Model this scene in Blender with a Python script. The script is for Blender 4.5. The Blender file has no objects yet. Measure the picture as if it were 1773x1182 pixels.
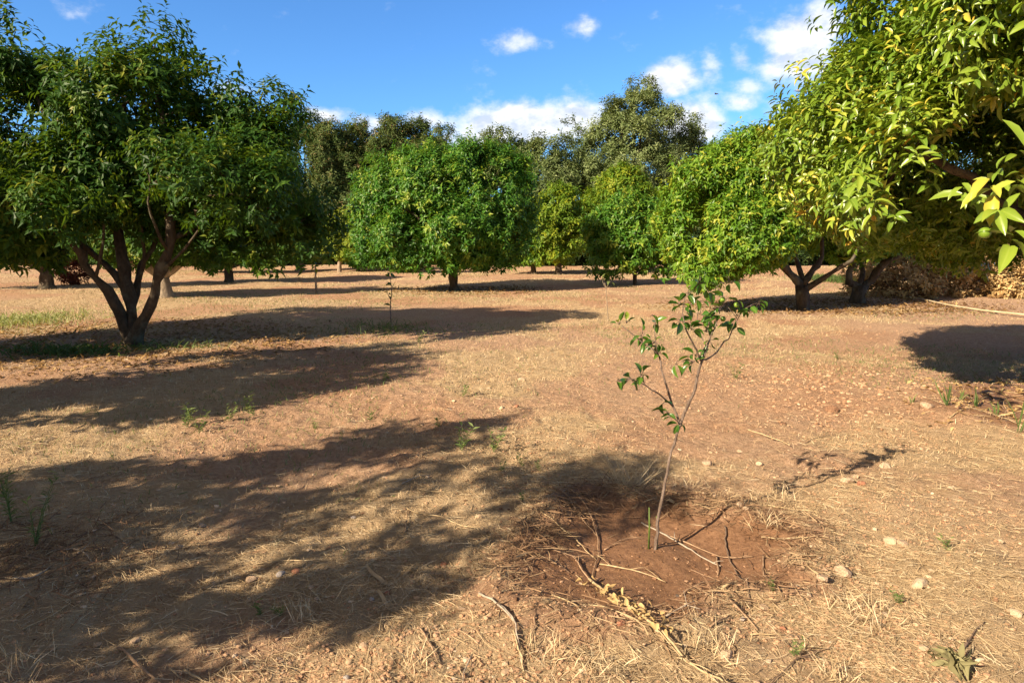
import bpy, math
import numpy as np
from mathutils import Vector
rad = math.radians
scene = bpy.context.scene
# ------------------------------------------------------------------ camera, sky, sun, exposure
CAM_H = 1.5
FPX = 1182.0
PITCH = math.atan(179.0 / FPX)
cam_d = bpy.data.cameras.new('camera')
cam_d.lens = 24.0; cam_d.sensor_width = 36.0
cam_d.clip_start = 0.05; cam_d.clip_end = 9000
cam = bpy.data.objects.new('camera', cam_d)
scene.collection.objects.link(cam)
cam.location = (0, 0, CAM_H)
cam.rotation_euler = (rad(90) - PITCH, 0, 0)
scene.camera = cam

SUN_EL = 30.0
SUN_AZ = math.atan2(-0.78, -0.62)          # from +Y towards +X
world = bpy.data.worlds.new('World'); scene.world = world
world.use_nodes = True
wn = world.node_tree.nodes; wl = world.node_tree.links
wn.clear()
out = wn.new('ShaderNodeOutputWorld'); bg = wn.new('ShaderNodeBackground')
bg.inputs['Strength'].default_value = 0.072
sky = wn.new('ShaderNodeTexSky'); sky.sky_type = 'NISHITA'; sky.sun_disc = False
sky.sun_elevation = rad(SUN_EL); sky.sun_rotation = SUN_AZ % (2 * math.pi)
sky.air_density = 1.0; sky.dust_density = 0.35; sky.ozone_density = 2.2; sky.altitude = 50
def wmath(op, a, b=None, clamp=False):
    n = wn.new('ShaderNodeMath'); n.operation = op; n.use_clamp = clamp
    for i, v in enumerate((a, b)):
        if v is None: continue
        if isinstance(v, (int, float)): n.inputs[i].default_value = v
        else: wl.new(v, n.inputs[i])
    return n.outputs[0]
tc = wn.new('ShaderNodeTexCoord')
sx = wn.new('ShaderNodeSeparateXYZ'); wl.new(tc.outputs['Generated'], sx.inputs[0])
az = wmath('ARCTAN2', sx.outputs[0], sx.outputs[1])
el = wmath('ARCSINE', sx.outputs[2])
def azel(px, py):
    cx = (px - 886.5) / FPX; cy = (591 - py) / FPX
    y = math.cos(PITCH) + cy * math.sin(PITCH); z = -math.sin(PITCH) + cy * math.cos(PITCH)
    return math.atan2(cx, y), math.asin(z / math.sqrt(cx * cx + y * y + z * z))
# cumulus clouds of that day: azimuth, elevation, half sizes (radians), weight
CLOUDS = [(905,215,95,26,1.15),(985,212,60,30,1.1),(845,222,45,30,.95),(820,240,50,24,.75),(565,198,34,12,.55),(735,208,42,15,.5),
          (660,215,55,16,.45),(1160,135,38,24,1.0),(1200,215,52,34,.95),(1385,85,50,46,.98),(1415,50,34,34,.85),(1345,120,30,18,.7),
          (1232,118,17,24,.5),(1285,100,16,20,.47),(1275,180,34,15,.55),(1345,192,26,15,.5),(1300,150,28,14,.42),(885,78,34,17,.53),(1013,42,28,18,.55),
          (135,15,30,13,.33),(1130,60,22,9,.0),(1290,215,40,22,.42),(395,150,30,14,.5),
          (-700,150,160,60,.9),(2500,120,200,60,.9)]
msum = None
for (px, py, w, h, a) in CLOUDS:
    if a <= 0: continue
    A, E = azel(px, py); sw = w / FPX; sh = h / FPX
    dx = wmath('MULTIPLY', wmath('SUBTRACT', az, A), 1 / sw)
    dy = wmath('MULTIPLY', wmath('SUBTRACT', el, E), 1 / sh)
    q = wmath('ADD', wmath('MULTIPLY', dx, dx), wmath('MULTIPLY', dy, dy))
    g = wmath('MULTIPLY', wmath('EXPONENT', wmath('MULTIPLY', q, -0.8)), a)
    msum = g if msum is None else wmath('MAXIMUM', msum, g)
def wnoise(scale, detail, rough, off=(0, 0, 0)):
    mp = wn.new('ShaderNodeMapping'); mp.inputs['Location'].default_value = off
    mp.inputs['Scale'].default_value = (1, 1, 1.5)
    wl.new(tc.outputs['Generated'], mp.inputs[0])
    n = wn.new('ShaderNodeTexNoise'); n.inputs['Scale'].default_value = scale
    n.inputs['Detail'].default_value = detail; n.inputs['Roughness'].default_value = rough
    wl.new(mp.outputs[0], n.inputs['Vector']); return n.outputs['Fac']
n1 = wnoise(22, 9, .6); n2 = wnoise(22, 9, .6, (.010, .012, -.012)); n3 = wnoise(7, 4, .5)
dens = wmath('ADD', msum, wmath('MULTIPLY', wmath('SUBTRACT', n1, .5), 1.15))
mr = wn.new('ShaderNodeMapRange'); mr.interpolation_type = 'SMOOTHSTEP'; wl.new(dens, mr.inputs[0])
mr.inputs[1].default_value = .12; mr.inputs[2].default_value = .72
# cloud fullness: bright tops, slightly grey bases
shade = wmath('ADD', wmath('MULTIPLY', wmath('SUBTRACT', n1, n2), 5.0), .72, clamp=True)
crmp = wn.new('ShaderNodeMix'); crmp.data_type = 'RGBA'
crmp.inputs[6].default_value = (4.9, 5.5, 6.5, 1); crmp.inputs[7].default_value = (7.5, 7.6, 7.8, 1)
wl.new(shade, crmp.inputs[0])
tint = wn.new('ShaderNodeMix'); tint.data_type = 'RGBA'; tint.blend_type = 'MULTIPLY'; tint.inputs[0].default_value = 1
wl.new(sky.outputs[0], tint.inputs[6]); tint.inputs[7].default_value = (.54, .95, 1.40, 1)
mixc = wn.new('ShaderNodeMix'); mixc.data_type = 'RGBA'
wl.new(wmath('MULTIPLY', mr.outputs[0], .96), mixc.inputs[0])
# unseen sky recoloured to warm the fill light: dull zenith, warm tone sunward
fill_z = wn.new('ShaderNodeMapRange'); fill_z.interpolation_type = 'SMOOTHSTEP'; wl.new(el, fill_z.inputs[0]); fill_z.inputs[1].default_value = .34; fill_z.inputs[2].default_value = .80; fill_z.inputs[4].default_value = .88
zen = wn.new('ShaderNodeMix'); zen.data_type = 'RGBA'; wl.new(fill_z.outputs[0], zen.inputs[0]); wl.new(tint.outputs[2], zen.inputs[6]); zen.inputs[7].default_value = (1.25, 1.05, .95, 1)
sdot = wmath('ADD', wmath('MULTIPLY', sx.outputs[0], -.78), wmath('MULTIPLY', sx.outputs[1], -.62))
fill_s = wn.new('ShaderNodeMapRange'); fill_s.interpolation_type = 'SMOOTHSTEP'; wl.new(sdot, fill_s.inputs[0]); fill_s.inputs[1].default_value = .0; fill_s.inputs[2].default_value = .9; fill_s.inputs[4].default_value = .85
warm_fill = wn.new('ShaderNodeMix'); warm_fill.data_type = 'RGBA'; wl.new(fill_s.outputs[0], warm_fill.inputs[0]); wl.new(zen.outputs[2], warm_fill.inputs[6]); warm_fill.inputs[7].default_value = (3.0, 2.3, 1.6, 1)
wl.new(warm_fill.outputs[2], mixc.inputs[6]); wl.new(crmp.outputs[2], mixc.inputs[7])
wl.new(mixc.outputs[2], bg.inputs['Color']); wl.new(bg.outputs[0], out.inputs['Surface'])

sun_d = bpy.data.lights.new('sun', 'SUN'); sun_d.energy = 5.0; sun_d.angle = rad(0.5); sun_d.color = (1.0, .82, .60)
sun = bpy.data.objects.new('sun', sun_d); scene.collection.objects.link(sun)
SUNV = Vector((math.sin(SUN_AZ) * math.cos(rad(SUN_EL)), math.cos(SUN_AZ) * math.cos(rad(SUN_EL)), math.sin(rad(SUN_EL))))
sun.rotation_euler = SUNV.to_track_quat('Z', 'Y').to_euler()
sun.location = SUNV * 50
vs = scene.view_settings
vs.view_transform = 'Standard'; vs.look = 'None'; vs.gamma = 1; vs.exposure = 1.06; vs.use_curve_mapping = False
scene.cycles.max_bounces = 6; scene.cycles.diffuse_bounces = 3; scene.cycles.glossy_bounces = 2
scene.cycles.transmission_bounces = 3; scene.cycles.transparent_max_bounces = 4
scene.cycles.caustics_reflective = False; scene.cycles.caustics_refractive = False

# ------------------------------------------------------------------ helpers
col = scene.collection
def at(px, py, Y):
    cx = (px - 886.5) / FPX; cy = (591 - py) / FPX
    dy = math.cos(PITCH) + cy * math.sin(PITCH); dz = -math.sin(PITCH) + cy * math.cos(PITCH)
    t = Y / dy
    return np.array((cx * t, Y, CAM_H + dz * t))
def gp(px, py):
    cx = (px - 886.5) / FPX; cy = (591 - py) / FPX
    dy = math.cos(PITCH) + cy * math.sin(PITCH); dz = -math.sin(PITCH) + cy * math.cos(PITCH)
    t = -CAM_H / dz
    return np.array((cx * t, dy * t))
def hash3(ix, iy, iz, seed):
    h = (ix * 374761393 + iy * 668265263 + iz * 2147483647 + seed * 974634777) & 0xffffffff
    h = ((h ^ (h >> 13)) * 1274126177) & 0xffffffff
    h = ((h ^ (h >> 16)) * 2246822519) & 0xffffffff
    return ((h ^ (h >> 13)) & 0xffffff) / float(0xffffff)
def vnoise(p, seed=0):
    p = np.asarray(p, dtype=np.float64)
    if p.shape[-1] == 2: p = np.concatenate([p, np.zeros(p.shape[:-1] + (1,))], -1)
    i = np.floor(p).astype(np.int64); f = p - i; f = f * f * (3 - 2 * f)
    r = 0
    for dx in (0, 1):
        for dy in (0, 1):
            for dz in (0, 1):
                w = (f[..., 0] if dx else 1 - f[..., 0]) * (f[..., 1] if dy else 1 - f[..., 1]) * (f[..., 2] if dz else 1 - f[..., 2])
                r = r + w * hash3(i[..., 0] + dx, i[..., 1] + dy, i[..., 2] + dz, seed)
    return r
def nrm(v): return v / (np.linalg.norm(v, axis=-1, keepdims=True) + 1e-9)
def rdir(rng, n): return nrm(rng.normal(size=(n, 3)))

def make_mesh(name, verts, faces, smooth=False, tone=None, rib=None):
    """verts (n,3); faces: list of int arrays (m,k)"""
    me = bpy.data.meshes.new(name)
    verts = np.asarray(verts, dtype=np.float32)
    me.vertices.add(len(verts)); me.vertices.foreach_set('co', verts.ravel())
    lv = np.concatenate([np.asarray(f).ravel() for f in faces]).astype(np.int32)
    tot = np.concatenate([np.full(len(f), np.asarray(f).shape[1]) for f in faces]).astype(np.int32)
    st = np.concatenate([[0], np.cumsum(tot)[:-1]]).astype(np.int32)
    me.loops.add(len(lv)); me.loops.foreach_set('vertex_index', lv)
    me.polygons.add(len(tot)); me.polygons.foreach_set('loop_start', st); me.polygons.foreach_set('loop_total', tot)
    me.polygons.foreach_set('use_smooth', np.full(len(tot), bool(smooth)))
    if tone is not None:
        a = me.attributes.new('tone', 'FLOAT', 'POINT'); a.data.foreach_set('value', np.asarray(tone, dtype=np.float32))
    if rib is not None:
        a = me.attributes.new('rib', 'FLOAT', 'POINT'); a.data.foreach_set('value', np.asarray(rib, dtype=np.float32))
    me.update(calc_edges=True)
    return me
def obj(name, me, mat, parent=None, loc=None):
    o = bpy.data.objects.new(name, me); col.objects.link(o)
    if mat is not None and me is not None: me.materials.clear(); me.materials.append(mat)
    if parent is not None: o.parent = parent
    if loc is not None: o.location = loc
    return o
def tag(o, label=None, cat=None, group=None, kind=None):
    if label: o['label'] = label
    if cat: o['category'] = cat
    if group: o['group'] = group
    if kind: o['kind'] = kind
    return o
def empty(name, loc, label, cat, group=None):
    o = bpy.data.objects.new(name, None); col.objects.link(o); o.location = loc
    o.empty_display_size = .2
    return tag(o, label, cat, group)

# ------------------------------------------------------------------ materials
def new_mat(name):
    m = bpy.data.materials.new(name); m.use_nodes = True
    nt = m.node_tree; nt.nodes.clear()
    o = nt.nodes.new('ShaderNodeOutputMaterial')
    return m, nt, o
def N(nt, t, **kw):
    n = nt.nodes.new(t)
    for k, v in kw.items(): setattr(n, k, v)
    return n
def ramp(nt, fac, stops):
    r = N(nt, 'ShaderNodeValToRGB'); cr = r.color_ramp
    while len(cr.elements) > 1: cr.elements.remove(cr.elements[-1])
    cr.elements[0].position = stops[0][0]; cr.elements[0].color = (*stops[0][1], 1)
    for p, c in stops[1:]:
        e = cr.elements.new(p); e.color = (*c, 1)
    nt.links.new(fac, r.inputs[0]); return r.outputs[0]
def attr(nt, name):
    a = N(nt, 'ShaderNodeAttribute'); a.attribute_name = name; return a.outputs['Fac']
def leaf_mat(name, stops, rough=.38, trans=.35, tcol=(.30, .42, .04), spec=.5, rib=False):
    m, nt, o = new_mat(name); L = nt.links
    c = ramp(nt, attr(nt, 'tone'), stops)
    if rib:
        mx = N(nt, 'ShaderNodeMix', data_type='RGBA'); L.new(c, mx.inputs[6]); mx.inputs[7].default_value = (.32, .40, .08, 1)
        rr = N(nt, 'ShaderNodeMapRange'); L.new(attr(nt, 'rib'), rr.inputs[0])
        rr.inputs[1].default_value = .80; rr.inputs[2].default_value = 1.0; rr.inputs[4].default_value = .45
        L.new(rr.outputs[0], mx.inputs[0]); c = mx.outputs[2]
    p = N(nt, 'ShaderNodeBsdfPrincipled'); L.new(c, p.inputs['Base Color'])
    p.inputs['Roughness'].default_value = rough; p.inputs['Specular IOR Level'].default_value = spec
    t = N(nt, 'ShaderNodeBsdfTranslucent')
    tm = N(nt, 'ShaderNodeMix', data_type='RGBA'); tm.inputs[0].default_value = .45
    sc = N(nt, 'ShaderNodeMix', data_type='RGBA', blend_type='MULTIPLY'); sc.inputs[0].default_value = 1
    L.new(c, sc.inputs[6]); sc.inputs[7].default_value = (1.6, 1.5, .6, 1)
    L.new(sc.outputs[2], tm.inputs[6]); tm.inputs[7].default_value = (*tcol, 1); L.new(tm.outputs[2], t.inputs[0])
    mix = N(nt, 'ShaderNodeMixShader'); mix.inputs[0].default_value = trans
    L.new(p.outputs[0], mix.inputs[1]); L.new(t.outputs[0], mix.inputs[2]); L.new(mix.outputs[0], o.inputs[0])
    return m
def bark_mat(name, c1, c2, scale=14, lichen=0.3):
    m, nt, o = new_mat(name); L = nt.links
    tcn = N(nt, 'ShaderNodeTexCoord')
    mp = N(nt, 'ShaderNodeMapping'); mp.inputs['Scale'].default_value = (1, 1, .45); L.new(tcn.outputs['Object'], mp.inputs[0])
    n1 = N(nt, 'ShaderNodeTexNoise'); n1.inputs['Scale'].default_value = scale; n1.inputs['Detail'].default_value = 8; n1.inputs['Roughness'].default_value = .65
    L.new(mp.outputs[0], n1.inputs['Vector'])
    c = ramp(nt, n1.outputs[0], [(.3, c1), (.7, c2)])
    n2 = N(nt, 'ShaderNodeTexNoise'); n2.inputs['Scale'].default_value = 5; n2.inputs['Detail'].default_value = 5
    L.new(tcn.outputs['Object'], n2.inputs['Vector'])
    mr = N(nt, 'ShaderNodeMapRange'); L.new(n2.outputs[0], mr.inputs[0]); mr.inputs[1].default_value = .55; mr.inputs[2].default_value = .66; mr.inputs[4].default_value = lichen
    mx = N(nt, 'ShaderNodeMix', data_type='RGBA'); L.new(mr.outputs[0], mx.inputs[0]); L.new(c, mx.inputs[6]); mx.inputs[7].default_value = (.27, .28, .2, 1)
    p = N(nt, 'ShaderNodeBsdfPrincipled'); L.new(mx.outputs[2], p.inputs['Base Color']); p.inputs['Roughness'].default_value = .85
    p.inputs['Specular IOR Level'].default_value = .25
    b = N(nt, 'ShaderNodeBump'); b.inputs['Strength'].default_value = 1; b.inputs['Distance'].default_value = .04
    L.new(n1.outputs[0], b.inputs['Height']); L.new(b.outputs[0], p.inputs['Normal']); L.new(p.outputs[0], o.inputs[0])
    return m
def simple_mat(name, stops, rough=.8, scale=20, bump=.3, dist=.01, spec=.3, use_tone=False, trans=0):
    m, nt, o = new_mat(name); L = nt.links
    tcn = N(nt, 'ShaderNodeTexCoord')
    n1 = N(nt, 'ShaderNodeTexNoise'); n1.inputs['Scale'].default_value = scale; n1.inputs['Detail'].default_value = 6
    L.new(tcn.outputs['Object'], n1.inputs['Vector'])
    c = ramp(nt, attr(nt, 'tone') if use_tone else n1.outputs[0], stops)
    p = N(nt, 'ShaderNodeBsdfPrincipled'); L.new(c, p.inputs['Base Color']); p.inputs['Roughness'].default_value = rough
    p.inputs['Specular IOR Level'].default_value = spec
    if bump:
        b = N(nt, 'ShaderNodeBump'); b.inputs['Strength'].default_value = bump; b.inputs['Distance'].default_value = dist
        L.new(n1.outputs[0], b.inputs['Height']); L.new(b.outputs[0], p.inputs['Normal'])
    if trans:
        t = N(nt, 'ShaderNodeBsdfTranslucent'); L.new(c, t.inputs[0]); mix = N(nt, 'ShaderNodeMixShader'); mix.inputs[0].default_value = trans
        L.new(p.outputs[0], mix.inputs[1]); L.new(t.outputs[0], mix.inputs[2]); L.new(mix.outputs[0], o.inputs[0])
    else: L.new(p.outputs[0], o.inputs[0])
    return m
# tone: 0 = old dark leaf ... 1 = young yellow leaf
M_NEAR = leaf_mat('leaf_orange_near', [(0, (.035, .10, .012)), (.4, (.13, .23, .022)), (.75, (.27, .36, .04)), (.95, (.40, .44, .06)), (1, (.58, .38, .05))], .32, .18, (.36, .46, .03), .5, rib=True)
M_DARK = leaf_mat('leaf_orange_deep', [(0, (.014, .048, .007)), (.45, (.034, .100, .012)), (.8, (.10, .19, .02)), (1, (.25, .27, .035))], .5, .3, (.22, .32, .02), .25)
M_MID = leaf_mat('leaf_orange_mid', [(0, (.022, .085, .012)), (.45, (.065, .195, .022)), (.8, (.17, .31, .035)), (1, (.33, .40, .05))], .42, .33, (.25, .40, .03), .4)
M_BRIGHT = leaf_mat('leaf_orange_bright', [(0, (.035, .11, .012)), (.4, (.105, .24, .020)), (.75, (.22, .36, .035)), (1, (.42, .44, .05))], .42, .35, (.36, .46, .03), .4)
M_YELLOW = leaf_mat('leaf_yellowish', [(0, (.08, .16, .02)), (.5, (.24, .32, .035)), (1, (.42, .42, .06))], .5, .35, (.4, .44, .05), .3)
M_LIME = leaf_mat('leaf_lime', [(0, (.04, .11, .012)), (.5, (.13, .24, .020)), (1, (.34, .38, .03))], .5, .35, (.32, .42, .04), .3)
M_OLIVE = leaf_mat('leaf_olive', [(0, (.06, .10, .032)), (.5, (.165, .23, .08)), (1, (.32, .38, .17))], .55, .25, (.18, .22, .06), .3)
M_BROWNG = leaf_mat('leaf_browngreen', [(0, (.035, .075, .02)), (.5, (.10, .155, .042)), (.88, (.17, .185, .06)), (1, (.28, .19, .09))], .6, .22, (.14, .18, .04), .25)
M_HEDGE = leaf_mat('leaf_hedge', [(0, (.015, .035, .010)), (.6, (.04, .075, .018)), (1, (.09, .13, .03))], .55, .2, (.10, .16, .03), .25)
M_SAP = leaf_mat('leaf_sapling', [(0, (.02, .075, .012)), (.5, (.05, .14, .016)), (.85, (.11, .22, .022)), (1, (.32, .34, .03))], .3, .28, (.22, .38, .03), .6, rib=True)
M_WEED = leaf_mat('leaf_weed', [(0, (.06, .11, .03)), (.5, (.15, .21, .065)), (1, (.35, .37, .16))], .6, .3, (.26, .36, .06), .25)
M_REDL = leaf_mat('leaf_red', [(0, (.06, .02, .014)), (.5, (.16, .045, .028)), (1, (.28, .10, .05))], .55, .25, (.3, .06, .03), .3)
M_DRYL = leaf_mat('leaf_dry', [(0, (.14, .075, .03)), (.5, (.38, .24, .10)), (1, (.62, .46, .22))], .7, .2, (.5, .32, .1), .2)
B_DARK = bark_mat('bark_citrus', (.04, .030, .020), (.125, .095, .062))
B_PALE = bark_mat('bark_pale', (.2, .15, .10), (.42, .34, .25), lichen=.15)
B_SAP = bark_mat('bark_sapling', (.14, .10, .075), (.33, .25, .20), 40, .3)

# ------------------------------------------------------------------ terrain
PIT = (0.70, 3.24, .64, .70)
BASINS = [(*gp(677, 560), .75, .75, .05), (*gp(1060, 545), 1.1, 1.1, .05), (*gp(560, 507), 1.0, 1.0, .05), (4.9, 5.5, 1.15, 1.0, .07)]
def sstep(a, b, x):
    t = np.clip((x - a) / (b - a), 0, 1); return t * t * (3 - 2 * t)
def pit_r(x, y):
    ang = np.arctan2(y - PIT[1], x - PIT[0])
    w = 1 + .16 * np.sin(2 * ang + .6) + .12 * np.sin(3 * ang + 2) + .06 * np.sin(7 * ang)
    return np.sqrt(((x - PIT[0]) / PIT[2]) ** 2 + ((y - PIT[1]) / PIT[3]) ** 2) / w
def height(x, y, fine=True):
    x = np.asarray(x, float); y = np.asarray(y, float)
    P = np.stack([x, y], -1); d = np.sqrt(x * x + y * y)
    z = .10 * (vnoise(P / 5.0, 1) - .5) + .05 * (vnoise(P / 1.3, 2) - .5)
    z = z + .028 * (vnoise(P / .42, 3) - .5)
    near = np.exp(-np.maximum(d - 6, 0) / 8)
    r = pit_r(x, y); smooth = 1 - .62 * (1 - sstep(.6, 1.0, r))
    if fine:
        z = z + near * smooth * (.028 * (vnoise(P / .15, 4) - .5) + .024 * (vnoise(P / .065, 5) - .5))
        cl = sstep(.55, .8, vnoise(P / .10, 6)) * sstep(.45, .7, vnoise(P / 1.1, 7)) * near * smooth
        z = z + .014 * cl
    z = z - .075 * (1 - sstep(.35, 1.0, r)) + .035 * np.exp(-((r - 1.12) / .17) ** 2) * (.4 + 1.2 * vnoise(P / .22, 8))
    # low soil mound carrying the sapling
    z = z + .035 * np.exp(-(((x - .735) ** 2 + (y - 3.3) ** 2) / .04))
    for bx, by, ra, rb, dp in BASINS:
        q = np.sqrt(((x - bx) / ra) ** 2 + ((y - by) / rb) ** 2)
        z = z - dp * (1 - sstep(.4, 1, q)) + dp * .7 * np.exp(-((q - 1.1) / .2) ** 2)
    return z
def dense_axis(lo, hi, step, far, growth=1.035):
    a = list(np.arange(lo, hi, step)); s = step; v = a[-1]
    while v < far: s *= growth; v += s; a.append(v)
    s = step; v = a[0]; b = []
    while v > -far: s *= growth; v -= s; b.append(v)
    return np.array(b[::-1] + a)
xs = dense_axis(-3.6, 5.0, .024, 3500); ys = dense_axis(1.9, 7.5, .024, 3500)
X, Yg = np.meshgrid(xs, ys)
x = X.ravel(); y = Yg.ravel()
Z = np.zeros_like(x)
msk = (np.abs(x) < 90) & (np.abs(y) < 90)
Z[msk] = height(x[msk], y[msk])
far = sstep(60, 90, np.sqrt(x * x + y * y)); Z = Z * (1 - far)
nx, ny = len(xs), len(ys)
idx = np.arange(nx * ny).reshape(ny, nx)
F = np.stack([idx[:-1, :-1], idx[:-1, 1:], idx[1:, 1:], idx[1:, :-1]], -1).reshape(-1, 4)
gm = make_mesh('ground', np.stack([x, y, Z], -1), [F], smooth=True)
def wet_mask(x, y):
    P = np.stack([x, y], -1)
    r = pit_r(x, y) + .5 * (vnoise(P / .22, 11) - .5) + .3 * (vnoise(P / .06, 12) - .5)
    w = 1 - sstep(.80, 1.3, r)
    q = np.sqrt(((x - 4.9) / 1.25) ** 2 + ((y - 5.5) / 1.15) ** 2) + .5 * (vnoise(P / .3, 13) - .5)
    w = np.maximum(w, .8 * (1 - sstep(.8, 1.1, q)))
    return w
def straw_mask(x, y):
    P = np.stack([x, y], -1)
    s = .62 * vnoise(P / 1.6, 21) + .38 * vnoise(P / .5, 22)
    s = sstep(.38, .70, s)
    # bare crumbly soil on the right, straw band in the middle
    bare = np.exp(-(((x - 3.2) / 1.6) ** 2 + ((y - 7.0) / 1.7) ** 2))
    return np.clip(s * (1 - .85 * bare), 0, 1) * (1 - wet_mask(x, y))
def red_mask(x, y):
    P = np.stack([x, y], -1)
    m = sstep(.35, .75, vnoise(P / 2.4, 31) * .7 + .3 * vnoise(P / .6, 32))
    for bx, by, ra, rb, dp in BASINS:
        q = np.sqrt(((x - bx) / ra) ** 2 + ((y - by) / rb) ** 2); m = np.maximum(m, 1 - sstep(.9, 1.3, q))
    return m
for nm, fn in (('wet', wet_mask), ('straw', straw_mask), ('red', red_mask)):
    a = gm.attributes.new(nm, 'FLOAT', 'POINT'); v = np.full(len(x), .4 if nm != 'wet' else 0.); v[msk] = fn(x[msk], y[msk])
    a.data.foreach_set('value', v.astype(np.float32))
def ground_material():
    m, nt, o = new_mat('dry_soil'); L = nt.links
    tcn = N(nt, 'ShaderNodeTexCoord')
    def noise(scale, det=6, rough=.6):
        n = N(nt, 'ShaderNodeTexNoise'); n.inputs['Scale'].default_value = scale; n.inputs['Detail'].default_value = det
        n.inputs['Roughness'].default_value = rough; L.new(tcn.outputs['Object'], n.inputs['Vector']); return n.outputs['Fac']
    def mix(f, a, b, bt='MIX'):
        n = N(nt, 'ShaderNodeMix', data_type='RGBA', blend_type=bt)
        for i, v in ((0, f), (6, a), (7, b)):
            if isinstance(v, (int, float)): n.inputs[i].default_value = v
            elif isinstance(v, tuple): n.inputs[i].default_value = (*v, 1)
            else: L.new(v, n.inputs[i])
        return n.outputs[2]
    fine = noise(30, 9, .72); med = noise(6, 5); vf = noise(160, 4, .7)
    soil = ramp(nt, fine, [(.28, (.30, .175, .105)), (.5, (.56, .36, .225)), (.70, (.72, .50, .335))])
    redc = ramp(nt, fine, [(.28, (.30, .155, .085)), (.52, (.54, .315, .185)), (.72, (.68, .44, .275))])
    c = mix(attr(nt, 'red'), soil, redc)
    # straw bits
    st = N(nt, 'ShaderNodeMath', operation='MULTIPLY_ADD'); L.new(attr(nt, 'straw'), st.inputs[0]); st.inputs[1].default_value = .42; L.new(vf, st.inputs[2])
    mr = N(nt, 'ShaderNodeMapRange'); L.new(st.outputs[0], mr.inputs[0]); mr.inputs[1].default_value = .66; mr.inputs[2].default_value = .86; mr.inputs[4].default_value = .75
    strawc = ramp(nt, med, [(.3, (.52, .38, .21)), (.7, (.68, .53, .32))])
    c = mix(mr.outputs[0], c, strawc)
    wetc = ramp(nt, fine, [(.3, (.15, .078, .040)), (.5, (.25, .135, .072)), (.7, (.35, .20, .11))])
    c = mix(attr(nt, 'wet'), c, wetc)
    p = N(nt, 'ShaderNodeBsdfPrincipled'); L.new(c, p.inputs['Base Color'])
    rr = N(nt, 'ShaderNodeMapRange'); L.new(attr(nt, 'wet'), rr.inputs[0]); rr.inputs[3].default_value = .95; rr.inputs[4].default_value = .55
    L.new(rr.outputs[0], p.inputs['Roughness']); p.inputs['Specular IOR Level'].default_value = .25
    hs = N(nt, 'ShaderNodeMath', operation='ADD'); L.new(fine, hs.inputs[0])
    h2 = N(nt, 'ShaderNodeMath', operation='MULTIPLY'); L.new(vf, h2.inputs[0]); h2.inputs[1].default_value = .35; L.new(h2.outputs[0], hs.inputs[1])
    bs = N(nt, 'ShaderNodeMapRange'); L.new(attr(nt, 'wet'), bs.inputs[0]); bs.inputs[3].default_value = 1.0; bs.inputs[4].default_value = .5
    b = N(nt, 'ShaderNodeBump'); L.new(bs.outputs[0], b.inputs['Strength']); b.inputs['Distance'].default_value = .05
    L.new(hs.outputs[0], b.inputs['Height']); L.new(b.outputs[0], p.inputs['Normal']); L.new(p.outputs[0], o.inputs[0])
    return m
ground = tag(obj('ground', gm, ground_material()), 'dry reddish orchard soil scattered with straw', 'ground', kind='structure')

# ------------------------------------------------------------------ leaves
def tmpl_near():
    st = [(0, .06), (.10, .42), (.32, .92), (.58, 1.0), (.82, .62), (1, .02)]
    v = []; rb = []
    for t, w in st:
        for s in (-1, 0, 1): v.append((s * w * .5, t, abs(s) * w * .20)); rb.append(1 - abs(s))
    f = []
    for i in range(len(st) - 1):
        for s in (0, 1):
            a = i * 3 + s; f.append((a, a + 1, a + 4, a + 3))
    return np.array(v), [np.array(f)], np.array(rb)
def tmpl_mid():
    v = [(0, 0, 0), (-.5, .45, .11), (0, .48, 0), (.5, .45, .11), (0, 1, 0)]
    return np.array(v), [np.array([(0, 2, 1), (0, 3, 2), (1, 2, 4), (2, 3, 4)])], np.array([1, 0, 1, 0, 1.])
def tmpl_far():
    return np.array([(0, 0, 0), (.5, .5, .05), (0, 1, 0), (-.5, .5, .05)]), [np.array([(0, 1, 2, 3)])], np.array([1, 0, 1, 0.])
TM = {'near': tmpl_near(), 'mid': tmpl_mid(), 'far': tmpl_far()}
def leaves(P, D, Nn, L, W, bend, tone, kind):
    """one curved blade per row"""
    tv, tf, rb = TM[kind]; n = len(P); k = len(tv)
    D = nrm(D); S = nrm(np.cross(D, Nn)); U = np.cross(S, D)
    t = tv[None, :, 1]
    zz = tv[None, :, 2] * W[:, None] * 2 - bend[:, None] * L[:, None] * t * t
    V = P[:, None, :] + D[:, None, :] * (t * L[:, None])[..., None] + S[:, None, :] * (tv[None, :, 0] * W[:, None])[..., None] + U[:, None, :] * zz[..., None]
    faces = [(f[None] + (np.arange(n) * k)[:, None, None]).reshape(-1, f.shape[1]) for f in tf]
    return V.reshape(-1, 3), faces, np.repeat(tone, k), np.tile(rb, n)
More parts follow.
